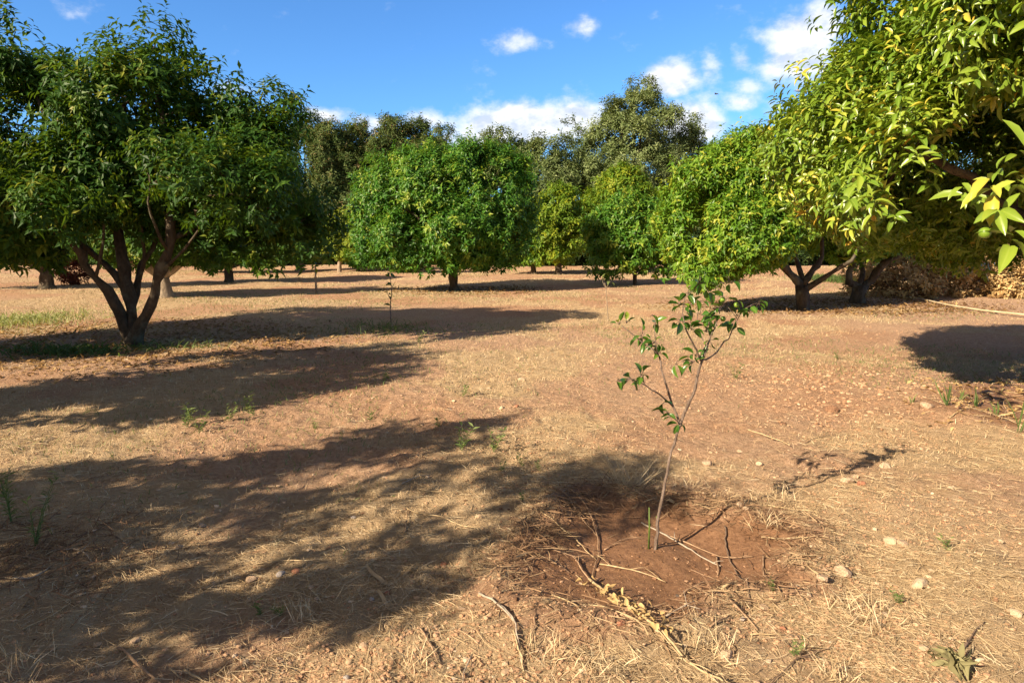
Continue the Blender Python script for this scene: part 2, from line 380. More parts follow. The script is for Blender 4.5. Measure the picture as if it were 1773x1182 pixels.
def crown_shoots(rng, lobes, nclump, per, clump_r, bump=.16, inner=.28, zmin=None, gap=.0, seed=0, interior=.08):
    lob = np.array(lobes)                      # x y z rx ry rz
    area = (lob[:, 3] * lob[:, 4] + lob[:, 4] * lob[:, 5] + lob[:, 3] * lob[:, 5]); pr = area / area.sum()
    C = []; O = []
    want = nclump
    while want > 0:
        m = nclump * 3
        k = rng.choice(len(lob), m, p=pr); d = rdir(rng, m)
        s = 1 + bump * (2 * vnoise(d * 2.3 + k[:, None] * 7.1 + seed, seed) - 1)
        s *= 1 - inner * rng.random(m) ** 2.2
        ii = rng.random(m) < interior; s[ii] *= rng.random(ii.sum()) * .7 + .2
        p = lob[k, :3] + d * lob[k, 3:] * s[:, None]
        o = nrm(d / lob[k, 3:])
        q = np.sqrt((((p[:, None, :] - lob[None, :, :3]) / lob[None, :, 3:]) ** 2).sum(-1))
        q[np.arange(m), k] = 9
        ok = (q.min(1) > .80) | ii
        if zmin is not None: ok &= p[:, 2] > (zmin(p) if callable(zmin) else zmin) + .25 * (vnoise(p * 1.1, seed + 5) - .5)
        if gap > 0: ok &= vnoise(p * 1.3, seed + 9) > gap
        p = p[ok]; o = o[ok]
        C.append(p); O.append(o); want -= len(p)
    C = np.concatenate(C)[:nclump]; O = np.concatenate(O)[:nclump]
    cr = clump_r * (.6 + .8 * rng.random(nclump))
    d = nrm(rdir(rng, nclump * per) + np.repeat(O, per, 0) * .75)
    P = np.repeat(C, per, 0) + d * (np.repeat(cr, per) * (.35 + .65 * rng.random(nclump * per) ** .6))[:, None]
    out_ = nrm(d * .6 + np.repeat(O, per, 0) * .6)
    st_ = (rng.random(nclump * per) < .06) & (out_[:, 2] > -.1); P[st_] += (out_[st_] * (1, 1, .7) + (0, 0, .15)) * (clump_r * (.3 + .6 * rng.random(st_.sum())))[:, None]
    ct = np.repeat(rng.random(nclump), per)
    return P, out_, ct, C, O
def crown_mesh(rng, P, O, ct, nleaf, Ll, aspect, kind, shoot=.16, droop=.45, tone_mu=.4, tone_sd=.18, young=.15, org=(0, 0, 0), ztop=None):
    n = len(P)
    A = nrm(O * .7 + np.array((0, 0, .55)) + rdir(rng, n) * .55)      # shoot axis
    k = np.tile(np.arange(nleaf), n); Ar = np.repeat(A, nleaf, 0); Or = np.repeat(O, nleaf, 0); Pr = np.repeat(P, nleaf, 0)
    m = n * nleaf
    t = (k + rng.random(m) * .6) / nleaf
    a1 = nrm(np.cross(Ar, np.array((.3, .2, .9)) + 1e-3)); a2 = np.cross(Ar, a1)
    ph = k * 2.4 + np.repeat(rng.random(n) * 6.28, nleaf) + rng.random(m) * .7
    R = a1 * np.cos(ph)[:, None] + a2 * np.sin(ph)[:, None]
    D = nrm(Ar * (.25 + .75 * t)[:, None] + R * .95 + np.array((0, 0, -1.)) * (droop * (.5 + rng.random(m)))[:, None])
    Nn = nrm(Ar * .9 + Or * .35 + np.array((0, 0, .7)) + rdir(rng, m) * .35)
    Lm = Ll * (.52 + .75 * rng.random(m)) * (1.05 - .35 * t ** 3); W = Lm * aspect * (.85 + .3 * rng.random(m))
    base = Pr + Ar * (t * shoot)[:, None]
    yg = np.repeat((rng.random(n) < young), nleaf) * (.28 + .2 * rng.random(m))
    tone = np.clip(tone_mu + rng.normal(size=m) * tone_sd * .6 + (np.repeat(ct, nleaf) - .5) * tone_sd * 1.6 + yg, 0, .97)
    odd = rng.random(m) < .006; tone[odd] = 1.0
    bend = .08 + .5 * rng.random(m)
    return leaves(base - np.array(org), D, Nn, Lm, W, bend, tone, kind)

# ------------------------------------------------------------------ wood
def tube_rings(path, radii, sides, rng=None, rough=0.0):
    path = np.asarray(path, float); n = len(path)
    T = np.zeros_like(path); T[1:-1] = path[2:] - path[:-2]; T[0] = path[1] - path[0]; T[-1] = path[-1] - path[-2]; T = nrm(T)
    up = np.array((0, 0, 1.)) if abs(T[0][2]) < .9 else np.array((1., 0, 0))
    u = nrm(np.cross(T[0], up)); V = []
    for i in range(n):
        u = nrm(u - T[i] * np.dot(u, T[i])); w = np.cross(T[i], u)
        a = np.arange(sides) * 2 * math.pi / sides
        r = np.full(sides, radii[i])
        if rough and rng is not None: r = r * (1 + rough * (rng.random(sides) - .5))
        V.append(path[i] + (np.cos(a) * r)[:, None] * u + (np.sin(a) * r)[:, None] * w)
    V = np.concatenate(V)
    F = []
    for i in range(n - 1):
        a = i * sides + np.arange(sides); b = i * sides + (np.arange(sides) + 1) % sides
        F.append(np.stack([a, b, b + sides, a + sides], -1))
    F = np.concatenate(F)
    caps = [np.array([np.arange(sides)[::-1]]), np.array([(n - 1) * sides + np.arange(sides)])]
    return V, F, caps
class MB:
    def __init__(s): s.v = []; s.f = {}; s.n = 0; s.t = []
    def add(s, V, faces, tone=None):
        for f in faces: s.f.setdefault(np.asarray(f).shape[1], []).append(np.asarray(f) + s.n)
        s.v.append(V); s.n += len(V); s.t.append(np.zeros(len(V)) if tone is None else tone)
    def tube(s, path, radii, sides=7, rng=None, rough=0.0, tone=None):
        V, F, caps = tube_rings(path, radii, sides, rng, rough); s.add(V, [F] + caps, None if tone is None else np.full(len(V), tone))
    def mesh(s, name, smooth=True, org=(0, 0, 0)):
        return make_mesh(name, np.concatenate(s.v) - np.array(org), [np.concatenate(a) for a in s.f.values()], smooth, tone=np.concatenate(s.t))
def resample(pts, step):
    pts = np.asarray(pts, float); 
    out_ = [pts[0]]
    for i in range(len(pts) - 1):
        p0 = pts[max(i - 1, 0)]; p1 = pts[i]; p2 = pts[i + 1]; p3 = pts[min(i + 2, len(pts) - 1)]
        k = max(1, int(np.linalg.norm(p2 - p1) / step))
        for j in range(1, k + 1):
            t = j / k
            out_.append(.5 * ((2 * p1) + (-p0 + p2) * t + (2 * p0 - 5 * p1 + 4 * p2 - p3) * t * t + (-p0 + 3 * p1 - 3 * p2 + p3) * t ** 3))
    return np.array(out_)
def grow_wood(rng, base, limbs, targets, r_base, r_tip=.006, step=.22, wig=.07, sides=8, expo=.42):
    """limbs: polylines with start radius; each target point gets a twig growing from the nearest wood"""
    pos = [np.array(base, float) + (0, 0, -.15)]; par = [-1]; rmin = [r_base * 1.25]
    for pl, r0, r1 in limbs:
        pl = resample(pl, step * .7)
        # first limb starts at base, others from nearest node
        j = int(np.argmin([np.linalg.norm(p - pl[0]) for p in pos]))
        prev = j
        for i, p in enumerate(pl):
            if i == 0 and np.linalg.norm(p - pos[prev]) < .02: continue
            t = i / max(1, len(pl) - 1)
            pos.append(p + rng.normal(size=3) * wig * .12); par.append(prev); rmin.append(r0 + (r1 - r0) * t); prev = len(pos) - 1
    nl = len(pos)
    targets = np.asarray(targets)
    A = np.array(pos)
    dd = np.linalg.norm(targets[:, None] - A[None], axis=-1).min(1)
    for tgt in targets[np.argsort(dd)]:
        A = np.array(pos); d = np.linalg.norm(A - tgt, axis=1) + .35 * np.maximum(0, A[:, 2] - tgt[2] + .3)
        d[0] += 9
        if nl > 4: d[1:3] += 3
        j = int(np.argmin(d)); L = np.linalg.norm(A[j] - tgt); k = max(2, int(L / step)); prev = j
        mid_up = np.array((0, 0, .12 * L))
        for i in range(1, k + 1):
            t = i / k
            p = A[j] * (1 - t) + tgt * t + mid_up * math.sin(t * 3.14) + rng.normal(size=3) * wig * (0 if i == k else 1)
            pos.append(p); par.append(prev); rmin.append(0); prev = len(pos) - 1
    n = len(pos); cnt = np.zeros(n); ch = [[] for _ in range(n)]
    for i in range(1, n): ch[par[i]].append(i)
    for i in range(n - 1, -1, -1):
        if not ch[i]: cnt[i] += 1
        if par[i] >= 0: cnt[par[i]] += cnt[i]
    R = np.maximum(np.array(rmin), r_tip * cnt ** expo)
    R = R * (1 + .26 * np.exp(-np.maximum(np.array(pos)[:, 2] - float(np.asarray(base)[2]), 0) / .11))
    mb = MB()
    stack = [(0, None)]
    while stack:
        i, p = stack.pop(); chain = [] if p is None else [p]; rr = [] if p is None else [min(R[p], R[i] * 1.15)]
        cur = i
        while True:
            chain.append(cur); rr.append(R[cur])
            if not ch[cur]: break
            c = sorted(ch[cur], key=lambda q: -R[q] * (1 if rmin[q] == 0 else 1.5))
            for q in c[1:]: stack.append((q, cur))
            cur = c[0]
        if len(chain) > 1:
            big = max(rr)
            mb.tube(np.array([pos[q] for q in chain]), [r_ * (1 + .16 * rng.normal() * (big > .03)) for r_ in rr], sides + 2 if big > .05 else (6 if big > .02 else 4), rng, .34 if big > .05 else .12)
    return mb
def px_lobes(lst, Y0, depth=1.0):
    """lobes read off the outline: centre and radii become metres at the tree's own distance"""
    r = []
    for e in lst:
        px, py, w = e[0], e[1], e[2]; h = e[3] if len(e) > 3 else w * .9; dY = e[4] if len(e) > 4 else 0
        c = at(px, py, Y0 + dY); s = (Y0 + dY) / FPX
        r.append((c[0], c[1], c[2], w * s, w * s * depth, h * s))
    return r
def tree(name, label, cat, base, lobes, limbs, leafmat, bark, seed, nclump, per, nleaf, Ll, kind='mid', aspect=.42, r_base=.13, clump_r=.32,
         group=None, ntwig=60, zmin=None, fruits=0, gap=.0, droop=.45, tone_mu=.4, tone_sd=.18, young=.15, shoot=.16, inner=.28, sides=8, interior=.08, bump=.16, extra=None):
    rng = np.random.default_rng(seed)
    m_ = clump_r * .62
    lobes = [(a, b_, c, max(d - m_, d * .4), max(e - m_, e * .4), max(f - m_, f * .4)) for a, b_, c, d, e, f in lobes]
    bz = float(height(base[0], base[1], False)); b = np.array((base[0], base[1], bz))
    root = empty(name, tuple(b), label, cat, group)
    P, O, ct, C, Oc = crown_shoots(rng, lobes, nclump, per, clump_r, bump, inner, zmin, gap, seed, interior)
    if limbs is None:
        lob = np.array(lobes); c = np.average(lob[:, :3], 0, lob[:, 3] ** 2); fork = b + (0, 0, max(.35, .28 * (c[2] - bz)))
        limbs = [([b, fork], r_base, r_base * .8)]
        for k in rng.permutation(len(lob))[:5]:
            limbs.append(([fork, fork * .45 + lob[k, :3] * .55 + (0, 0, -.1), lob[k, :3]], r_base * .55, r_base * .15))
    tg = C[rng.choice(len(C), min(ntwig, len(C)), replace=False)]
    mb = grow_wood(rng, b, limbs, tg, r_base, sides=sides)
    obj('trunk', mb.mesh('trunk', True, b), bark, root)
    V, Fc, tone, rb = crown_mesh(rng, P, O, ct, nleaf, Ll, aspect, kind, shoot, droop, tone_mu, tone_sd, young, b)
    if extra is not None:
        eV, eF, et, er = extra(rng, b); Fc = Fc + [f + len(V) for f in eF]; V = np.concatenate([V, eV]); tone = np.concatenate([tone, et]); rb = np.concatenate([rb, er])
    obj('crown', make_mesh('crown', V, Fc, smooth=(kind == 'near'), tone=tone, rib=rb), leafmat, root)
    return root, C, Oc
GROVE = 'orange trees of the grove'
exec_rng = np.random.default_rng(4)

# --- left big tree
b1 = gp(226, 592); Y1 = float(b1[1])
def A1(pts): return [at(p[0], p[1], Y1 + (p[2] if len(p) > 2 else 0)) for p in pts]
L1 = [
 (A1([(226,596),(220,575),(208,548,-.1),(202,530,-.2),(187,505,-.3),(167,481,-.4),(146,458,-.45),(143,440,-.5),(110,408,-.6),(60,370,-.9)]), .088, .035),
 (A1([(228,596),(229,570),(226,535),(214,497,.05),(198,474,.05),(167,445,.1),(135,418,.2),(97,398,.3),(50,370,.5)]), .07, .025),
 (A1([(226,535),(217,486,.05),(210,445,.1),(203,400,.2),(195,340,.3),(205,260,.4),(215,180,.4)]), .085, .03),
 (A1([(232,548),(239,490,.2),(244,459,.3),(262,429,.4),(285,360,.7),(330,290,1.0)]), .06, .02),
 (A1([(232,596,-.1),(242,562,-.2),(262,526,-.3),(273,490,-.35),(280,468,-.4),(291,434,-.45),(298,414,-.5),(294,392,-.5),(300,330,-.4),(290,240,-.2),(262,130,0)]), .08, .028),
 (A1([(298,414,-.5),(316,405,-.4),(350,390,-.2),(400,350,.1),(450,300,.2)]), .035, .015),
 (A1([(203,400,.2),(160,340,-.2),(110,260,-.4),(60,160,-.2)]), .045, .02),
 (A1([(146,458,-.45),(140,430,-.3),(150,380,-.1)]), .04, .02),
 (A1([(239,490,.2),(250,440,.1),(242,390,0),(225,320,0)]), .035, .015), (A1([(167,483,-.4),(174,440,-.5),(180,400,-.6),(172,340,-.6)]), .032, .012), (A1([(280,468,-.4),(318,432,-.6),(345,395,-.7)]), .03, .012),
 (A1([(110,408,-.6),(100,370,-.7),(120,320,-.8)]), .03, .012), (A1([(291,434,-.45),(270,395,-.8),(255,350,-1.0)]), .03, .012),
]
lob1 = px_lobes([(110,200,135,110),(20,260,150,120,.5),(-120,240,150,120,.3),(235,190,100,90,-.3),(262,110,55,60,-.2),(55,100,70,60),(140,105,55,50,.3),(345,235,110,95,-.3),(425,205,62,55),(470,205,45,45,.2),
                 (450,310,95,95),(330,320,120,80,.4),(505,360,55,85,.2),(470,400,60,50,-.3),(200,300,130,80),(40,370,90,55,-.4),(370,385,70,50,.5),(-60,370,80,60,0),(420,350,90,85,.6),(515,395,62,66,.1),(470,430,60,40,-.2),(545,350,36,60,.2),(48,70,45,45),(400,170,40,50),(385,425,75,45,.2),(340,330,95,80,-1.3),(60,372,80,46,-1.1),(125,388,48,30,-.9),(0,405,60,44,-.8),(440,345,75,75,-1.1),(250,260,90,80,-1.2),(120,300,90,80,-1.1),(300,368,80,42,.3),(50,420,75,42,-.2),(130,372,60,40,.1)], Y1)
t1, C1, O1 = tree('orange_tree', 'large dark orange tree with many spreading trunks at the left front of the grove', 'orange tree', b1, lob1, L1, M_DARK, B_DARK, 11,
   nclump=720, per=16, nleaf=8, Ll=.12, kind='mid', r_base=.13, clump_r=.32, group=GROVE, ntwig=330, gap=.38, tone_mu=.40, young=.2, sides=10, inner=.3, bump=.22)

# --- right near tree
b0 = np.array((5.35, 5.7))
lob0 = [(5.5,5.7,3.0,2.6,2.6,1.5),(4.25,4.45,3.2,1.45,1.4,1.0),(3.85,5.6,2.3,1.2,1.2,.95),(3.3,5.45,1.85,.8,.8,.65),(3.15,5.0,1.85,.7,.7,.6),(5.2,3.8,3.3,1.5,1.3,.9),(3.9,3.9,2.9,.9,.8,.7),
        (4.9,4.9,3.9,1.5,1.5,1.1),(4.5,5.1,3.5,1.2,1.2,1.0),(4.0,4.9,2.9,1.1,1.0,.8),(4.3,7.2,2.5,1.5,1.3,1.0),(3.35,6.1,2.2,1.0,1.0,.8),(6.0,8.0,2.0,1.8,1.0,.9),(7.4,6.6,2.0,1.0,1.6,.9)]
def cut0(p):
    az_ = np.arctan2(p[:, 0], p[:, 1]); d_ = np.hypot(p[:, 0], p[:, 1])
    c_ = np.interp(np.degrees(az_), [22, 25, 28, 30, 32, 34], [1.3, 1.35, 1.55, 2.05, 2.4, 2.5])
    f_ = sstep(6.9, 8.6, d_)
    return c_ * (1 - f_) + 1.35 * f_
Fk = np.array((5.3,5.65,.7))
L0 = [([np.array((5.35,5.7,-.1)), Fk], .14, .12),
 ([Fk,(4.7,5.2,1.4),(4.0,4.6,2.0),(3.4,4.1,2.5),(2.9,3.6,2.7)], .08, .02), ([Fk,(4.8,6.0,1.4),(4.0,6.1,2.0),(3.2,5.9,2.3)], .08, .02),
 ([Fk,(5.6,5.2,1.6),(5.5,4.5,2.4),(5.2,3.8,2.9)], .08, .02), ([Fk,(5.9,6.2,1.6),(6.6,6.8,2.6)], .08, .03), ([Fk,(5.2,6.4,1.5),(4.8,7.2,2.2)], .07, .02)]
def spray0(rng, b):
    # hanging sprays of big leaves on the near side
    c = [at(1725, 385, 3.1), at(1760, 350, 3.1), at(1765, 305, 3.2), at(1695, 345, 3.3), at(1522, 368, 4.3), at(1482, 352, 4.5)]
    P = []; O = []
    for q in c:
        for i in range(2):
            P.append(q + rng.normal(size=3) * .05); O.append((-.5, -.75, -.1))
    P = np.array(P); O = nrm(np.array(O) + rng.normal(size=(len(P), 3)) * .3)
    return crown_mesh(rng, P, O, np.full(len(P), .5), 6, .12, .36, 'near', .12, .8, .55, .12, .1, b)
t0, C0, O0 = tree('orange_tree', 'nearest orange tree with big glossy yellow green leaves filling the upper right corner', 'orange tree', b0, lob0, L0, M_NEAR, B_DARK, 21,
   nclump=1350, per=18, nleaf=8, Ll=.096, kind='near', r_base=.15, clump_r=.26, group=GROVE, ntwig=480, zmin=cut0, tone_mu=.46, tone_sd=.2, young=.16, aspect=.34, droop=.38, sides=10, inner=.2, interior=.0, extra=spray0)

# --- centre round tree
b8 = gp(787, 503); Y8 = float(b8[1])
def AX(Y0, pts): return [at(p[0], p[1], Y0 + (p[2] if len(p) > 2 else 0)) for p in pts]
tree('orange_tree', 'wide round orange tree on one straight trunk in the middle of the grove', 'orange tree', b8,
   px_lobes([(760,335,85,72),(695,350,76,72,.5),(842,345,84,78,.3),(652,385,44,58),(895,350,38,50,.4),(700,410,72,52,-.5),(785,405,80,56,-.6),(735,445,52,26,-.3),(840,440,44,24,.2),(858,410,62,50),(640,425,38,34),(785,292,60,38),(850,300,50,34,.3),(672,448,22,26,-.4),(735,290,50,34),(810,290,46,40,-.3)], Y8),
   [(AX(Y8, [(787,506),(785,480),(786,462)]), .13, .11), (AX(Y8, [(786,462),(770,430,-.3),(740,390,-.5),(700,360,-.4)]), .07, .02), (AX(Y8, [(786,462),(790,420,.2),(780,350,.4)]), .07, .02),
    (AX(Y8, [(786,466),(812,452),(845,410,-.3),(870,360)]), .07, .02), (AX(Y8, [(786,462),(770,440,.5),(720,400,1.0)]), .05, .02)],
   M_MID, B_DARK, 31, 640, 16, 8, .135, 'mid', r_base=.14, clump_r=.34, group=GROVE, ntwig=130, tone_mu=.42, tone_sd=.24, young=.18, bump=.28, gap=.33)
# --- right middle tree and its neighbour
b12 = gp(1391, 536); Y12 = float(b12[1])
tree('orange_tree', 'bright orange tree with low hanging skirt and forked trunk behind the young sapling', 'orange tree', b12,
   px_lobes([(1290,295,72,58),(1230,335,72,66),(1335,330,92,80,.3),(1200,395,52,56),(1280,400,82,62,-.4),(1375,385,70,44),(1425,340,60,60,.2),(1222,450,42,42,-.4),(1210,485,22,26,-.6),(1330,425,40,26,-.7),(1425,395,60,36,.3),(1265,450,30,22,-.3)], Y12),
   [(AX(Y12, [(1391,538),(1390,515),(1390,494)]), .14, .12), (AX(Y12, [(1390,498),(1376,482),(1357,462,-.1),(1346,441,-.2),(1310,390,-.4),(1270,340,-.2)]), .09, .02),
    (AX(Y12, [(1390,495),(1406,468,.1),(1423,445,.2),(1420,380,.2)]), .08, .02), (AX(Y12, [(1394,500),(1427,482,-.2),(1454,462,-.3),(1474,452,-.4),(1490,420,-.3)]), .07, .02),
    (AX(Y12, [(1390,495),(1380,450,.3),(1340,360,.6)]), .06, .02), (AX(Y12, [(1357,462,-.1),(1300,455,-.2),(1240,450,-.2)]), .03, .01)],
   M_BRIGHT, B_DARK, 41, 700, 16, 8, .122, 'mid', r_base=.14, clump_r=.30, group=GROVE, ntwig=130, tone_mu=.45, tone_sd=.24, young=.24, bump=.26, gap=.31)
b13 = gp(1485, 524); Y13 = float(b13[1])
tree('orange_tree', 'shaded orange tree with short thick trunk and curved limbs, right of the bright one', 'orange tree', b13,
   px_lobes([(1490,380,80,60),(1540,385,60,50,.4),(1530,330,80,60),(1450,400,50,40)], Y13),
   [(AX(Y13, [(1485,526),(1486,508),(1489,494)]), .15, .14), (AX(Y13, [(1488,498),(1470,488),(1470,470,-.1),(1478,456,-.1),(1462,449,-.2),(1440,430,-.2)]), .085, .03),
    (AX(Y13, [(1489,494),(1493,470,.2),(1490,440,.3)]), .07, .03), (AX(Y13, [(1489,497),(1508,486),(1518,470,-.1),(1532,456,-.2),(1560,440,-.3),(1600,400,-.2)]), .085, .03)],
   M_BRIGHT, B_DARK, 43, 330, 10, 8, .17, 'mid', r_base=.15, clump_r=.34, group=GROVE, ntwig=80, tone_mu=.4)
def gtree(lab, bx, by, lob, mat, bark, seed, nc, Ll, rb=.11, cr=.36, Y=None, nleaf=7, per=9, nt=30, kind='mid', cat='orange tree', name='orange_tree', grp=GROVE, limbs=None, **kw):
    b = gp(bx, by)
    if Y is None: Y = float(b[1])
    b = np.array((at(bx, by, Y)[0], Y))
    return tree(name, lab, cat, b, px_lobes(lob, Y), limbs, mat, bark, seed, nc, per, nleaf, Ll, kind, r_base=rb, clump_r=cr, group=grp, ntwig=nt, sides=7, **kw)
# distant and half hidden orange trees
gtree('small orange tree on two thin dark stems with an open low crown, right of centre', 1099, 492, [(1060,400,46),(1112,395,52),(1152,412,40),(1058,452,32,24),(1150,450,34,26),(1040,385,30),(1100,430,44,34),(1080,365,40,30)], M_MID, B_DARK, 51, 260, .17, .07, nt=60, limbs=None, tone_mu=.58, bump=.3)
gtree('orange tree with straight dark trunk right of the round centre tree', 967, 474, [(968,360,38,34),(945,395,46),(990,400,34),(960,430,40,24),(985,350,22)], M_LIME, B_DARK, 52, 220, .19, .16, tone_mu=.52, bump=.3)
gtree('orange tree with thinner trunk between the centre tree and its right neighbour', 923, 473, [(915,400,36),(905,430,40,26),(935,425,36,26),(890,380,30)], M_MID, B_DARK, 53, 180, .19, .13, tone_mu=.58, bump=.3)
gtree('tall lime green tree rising behind the small two stemmed orange tree', 1075, 470, [(1078,340,46,44),(1050,365,44,40),(1112,365,42,40),(1138,395,32,36),(1080,312,30,22),(1020,390,30,36),(1060,410,50,40)], M_LIME, B_DARK, 54, 420, .2, .12, Y=31, cr=.3, tone_mu=.5, young=.3, cat='tree', name='lime_green_tree')
gtree('small yellowish orange tree with slender pale forked trunk left of the centre tree', 588, 470, [(602,388,24,22),(580,420,24,18),(618,405,26,22),(600,432,22,12),(640,400,24,26)], M_YELLOW, B_PALE, 55, 130, .24, .11, cr=.3, nt=40, tone_mu=.45)
gtree('thin orange tree squeezed between the yellowish tree and the centre tree', 620, 469, [(632,415,24),(650,440,22,14),(622,440,18,12)], M_LIME, B_DARK, 56, 90, .24, .07)
gtree('dark leafy bush standing behind the left edge of the centre tree', 700, 468, [(700,445,32,20),(725,435,26,22),(670,440,22,20)], M_HEDGE, B_DARK, 57, 110, .24, .08, Y=30, name='dark_bush', cat='bush', grp=None)
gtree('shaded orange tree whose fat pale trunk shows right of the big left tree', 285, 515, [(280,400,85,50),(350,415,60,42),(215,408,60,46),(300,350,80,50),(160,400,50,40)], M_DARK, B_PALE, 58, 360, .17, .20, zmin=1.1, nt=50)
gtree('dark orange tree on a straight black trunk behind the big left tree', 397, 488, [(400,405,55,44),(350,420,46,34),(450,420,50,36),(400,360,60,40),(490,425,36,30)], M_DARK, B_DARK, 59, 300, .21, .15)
gtree('leaning dark orange tree at the far left edge with trunk widening at its base', 82, 500, [(60,405,66,46),(0,398,70,54),(130,402,50,42),(40,350,80,50),(-60,400,60,54)], M_MID, B_DARK, 60, 330, .19, .2, tone_mu=.5)
gtree('distant orange tree with pale stubby trunk seen under the left canopy', 366, 472, [(366,430,40,24),(340,415,40,30),(400,410,40,30)], M_MID, B_PALE, 61, 150, .24, .26)
gtree('distant orange tree with pale trunk at the right end of the left canopy', 519, 468, [(520,420,32,26),(495,410,34,30),(545,400,28,30),(520,380,34,26)], M_DARK, B_PALE, 62, 150, .24, .2)
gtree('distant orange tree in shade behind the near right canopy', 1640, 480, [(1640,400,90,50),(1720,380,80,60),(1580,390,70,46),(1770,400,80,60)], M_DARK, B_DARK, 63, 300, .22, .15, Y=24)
# trees beside and behind the viewer: only their shadows enter the picture
SIDE = dict(cat='orange tree')
def side_tree(lab, x, y, h, r, seed, nc=300, lob=None, gap=.34, cr=.30):
    lo = lob or [(x, y, h * .62, r, r, h * .33), (x + r * .5, y + .3, h * .7, r * .6, r * .6, h * .24), (x - r * .5, y - .3, h * .6, r * .7, r * .7, h * .26), (x, y + r * .55, h * .62, r * .6, r * .6, h * .22)]
    return tree('orange_tree', lab, 'orange tree', (x, y), lo, None, M_DARK, B_DARK, seed, nc, 10, 8, .15, 'mid', r_base=.12, clump_r=cr, group=GROVE, ntwig=60, gap=gap)
side_tree('orange tree further along the left row, beyond the left edge of the view', -9.3, 7.3, 4.2, 1.25, 73, 220, gap=.36)
side_tree('orange tree left of the viewer, in the row of the big left tree', -6.85, 4.35, 4.05, 1.6, 71, 215, gap=.44, cr=.25,
          lob=[(-6.85,4.35,2.5,1.5,1.5,1.2),(-6.1,4.6,2.85,.9,.9,.9),(-7.2,4.1,2.4,1.0,1.0,1.0),(-6.9,5.3,2.6,1.0,.9,.9),(-6.3,5.5,3.1,.6,.6,.5),(-6.0,5.2,3.6,.5,.5,.4)])
side_tree('orange tree beside the viewer, nearest of the left row', -5.3, -.07, 4.3, 1.3, 72, 108, gap=.56, cr=.24,
          lob=[(-5.3,-.07,2.7,1.3,1.3,1.3),(-4.7,.2,3.0,.8,.8,1.0),(-5.9,-.3,2.5,.9,.9,1.0),(-5.4,.8,2.8,.8,.7,.8),(-5.2,1.35,3.4,.6,.5,.4),(-5.9,1.3,2.6,.6,.6,.4),(-4.78,-.62,3.4,.7,.6,.5),(-5.0,-.4,3.0,.6,.6,.6)])

# ------------------------------------------------------------------ tall windbreak behind
def tall(lab, name, cat, px, Y, lob, mat, seed, nc, Ll=.34, cr=.42, aspect=.34, rb=.18, gap=.0, tone_mu=.45, bump=.25, **kw):
    rl = np.random.default_rng(seed + 7); more = []
    for l in lob:
        w_, h_ = l[2], (l[3] if len(l) > 3 else l[2] * .9)
        more.append((l[0], l[1] + 14, w_ * .82, h_ * .85))
        for j in range(4):
            a = -math.pi * rl.random(); q = .45 + .25 * rl.random()
            more.append((l[0] + math.cos(a) * w_ * .85, l[1] + 10 + math.sin(a) * h_ * .85, w_ * q * .8, h_ * q * .8, (rl.random() - .5) * 1.5))
    return tree(name, lab, cat, (at(px, 455, Y)[0], Y), px_lobes(more, Y), None, mat, B_DARK, seed, nc, 16, 7, Ll * .62, 'far', aspect=aspect, r_base=rb, clump_r=cr,
                group='tall trees closing the grove', ntwig=90, gap=gap + .06, tone_mu=tone_mu, droop=.1, sides=6, shoot=.3, bump=bump, tone_sd=.25, inner=.35, **kw)
WB = [
 ('tall brownish green tree touching the top of the left dark crown', 530, 44, [(528,240,34,38),(535,300,42,60),(520,370,46,60)]),
 ('tall tree with ragged top under the small left cloud', 575, 43, [(575,245,32,30),(580,300,40,60),(575,370,44,60)]),
 ('tall tree with pointed top left of the round centre tree', 615, 44, [(612,232,26,28),(618,290,38,60),(612,370,44,60)]),
 ('tall tree with low flat top rising behind the left shoulder of the centre tree', 655, 43, [(655,250,28,26),(650,300,40,50),(655,370,44,60)]),
 ('tall loose topped tree above the left shoulder of the centre tree', 700, 44, [(700,228,34,28),(690,270,36,40),(700,340,44,60)]),
 ('tall tree between loose topped one and the big cloud', 745, 43, [(735,252,24,22),(765,240,24,22),(755,290,40,50),(750,360,44,60)]),
]
for i, (lab, px, Y, lob) in enumerate(WB):
    tall(lab, 'tall_tree', 'tall tree', px, Y, lob, M_BROWNG, 100 + i, 330, gap=.26, Ll=.36)
tall('small grey green olive tree top poking above the centre tree against the cloud', 'olive_tree', 'olive tree', 862, 42, [(862,240,22,18),(858,275,30,30),(865,330,40,50)], M_OLIVE, 110, 170, gap=.3)
tall('low mixed green tree behind the right shoulder of the centre tree', 'tall_tree', 'tall tree', 905, 41, [(900,262,32,22),(915,310,40,50),(905,380,44,50)], M_HEDGE, 111, 230, tone_mu=.7)
tall('rounded grey green olive tree left of the narrow pointed tree', 'olive_tree', 'olive tree', 948, 40, [(946,258,34,30),(945,310,42,50),(950,380,46,50)], M_OLIVE, 112, 260, tone_mu=.42)
tall('narrow pointed tree standing between the olive trees', 'tall_tree', 'tall tree', 1000, 42, [(1000,222,16,26),(1003,270,28,40),(1000,330,40,60),(1002,400,44,50)], M_OLIVE, 113, 270, tone_mu=.3)
tall('tallest grey green olive tree rising above everything right of centre', 'olive_tree', 'olive tree', 1095, 40, [(1112,178,40,36),(1090,220,60,42),(1065,215,36,32),(1140,205,34,30),(1100,280,72,50),(1060,330,56,60),(1130,350,56,60)], M_OLIVE, 114, 560, gap=.24, tone_mu=.5, rb=.3)
tall('olive tree leaning right of the tallest one with sky showing through', 'olive_tree', 'olive tree', 1175, 41, [(1185,222,28,26),(1170,260,36,40),(1200,240,20,24),(1165,320,44,50),(1185,380,44,50)], M_OLIVE, 115, 260, gap=.32, tone_mu=.4)
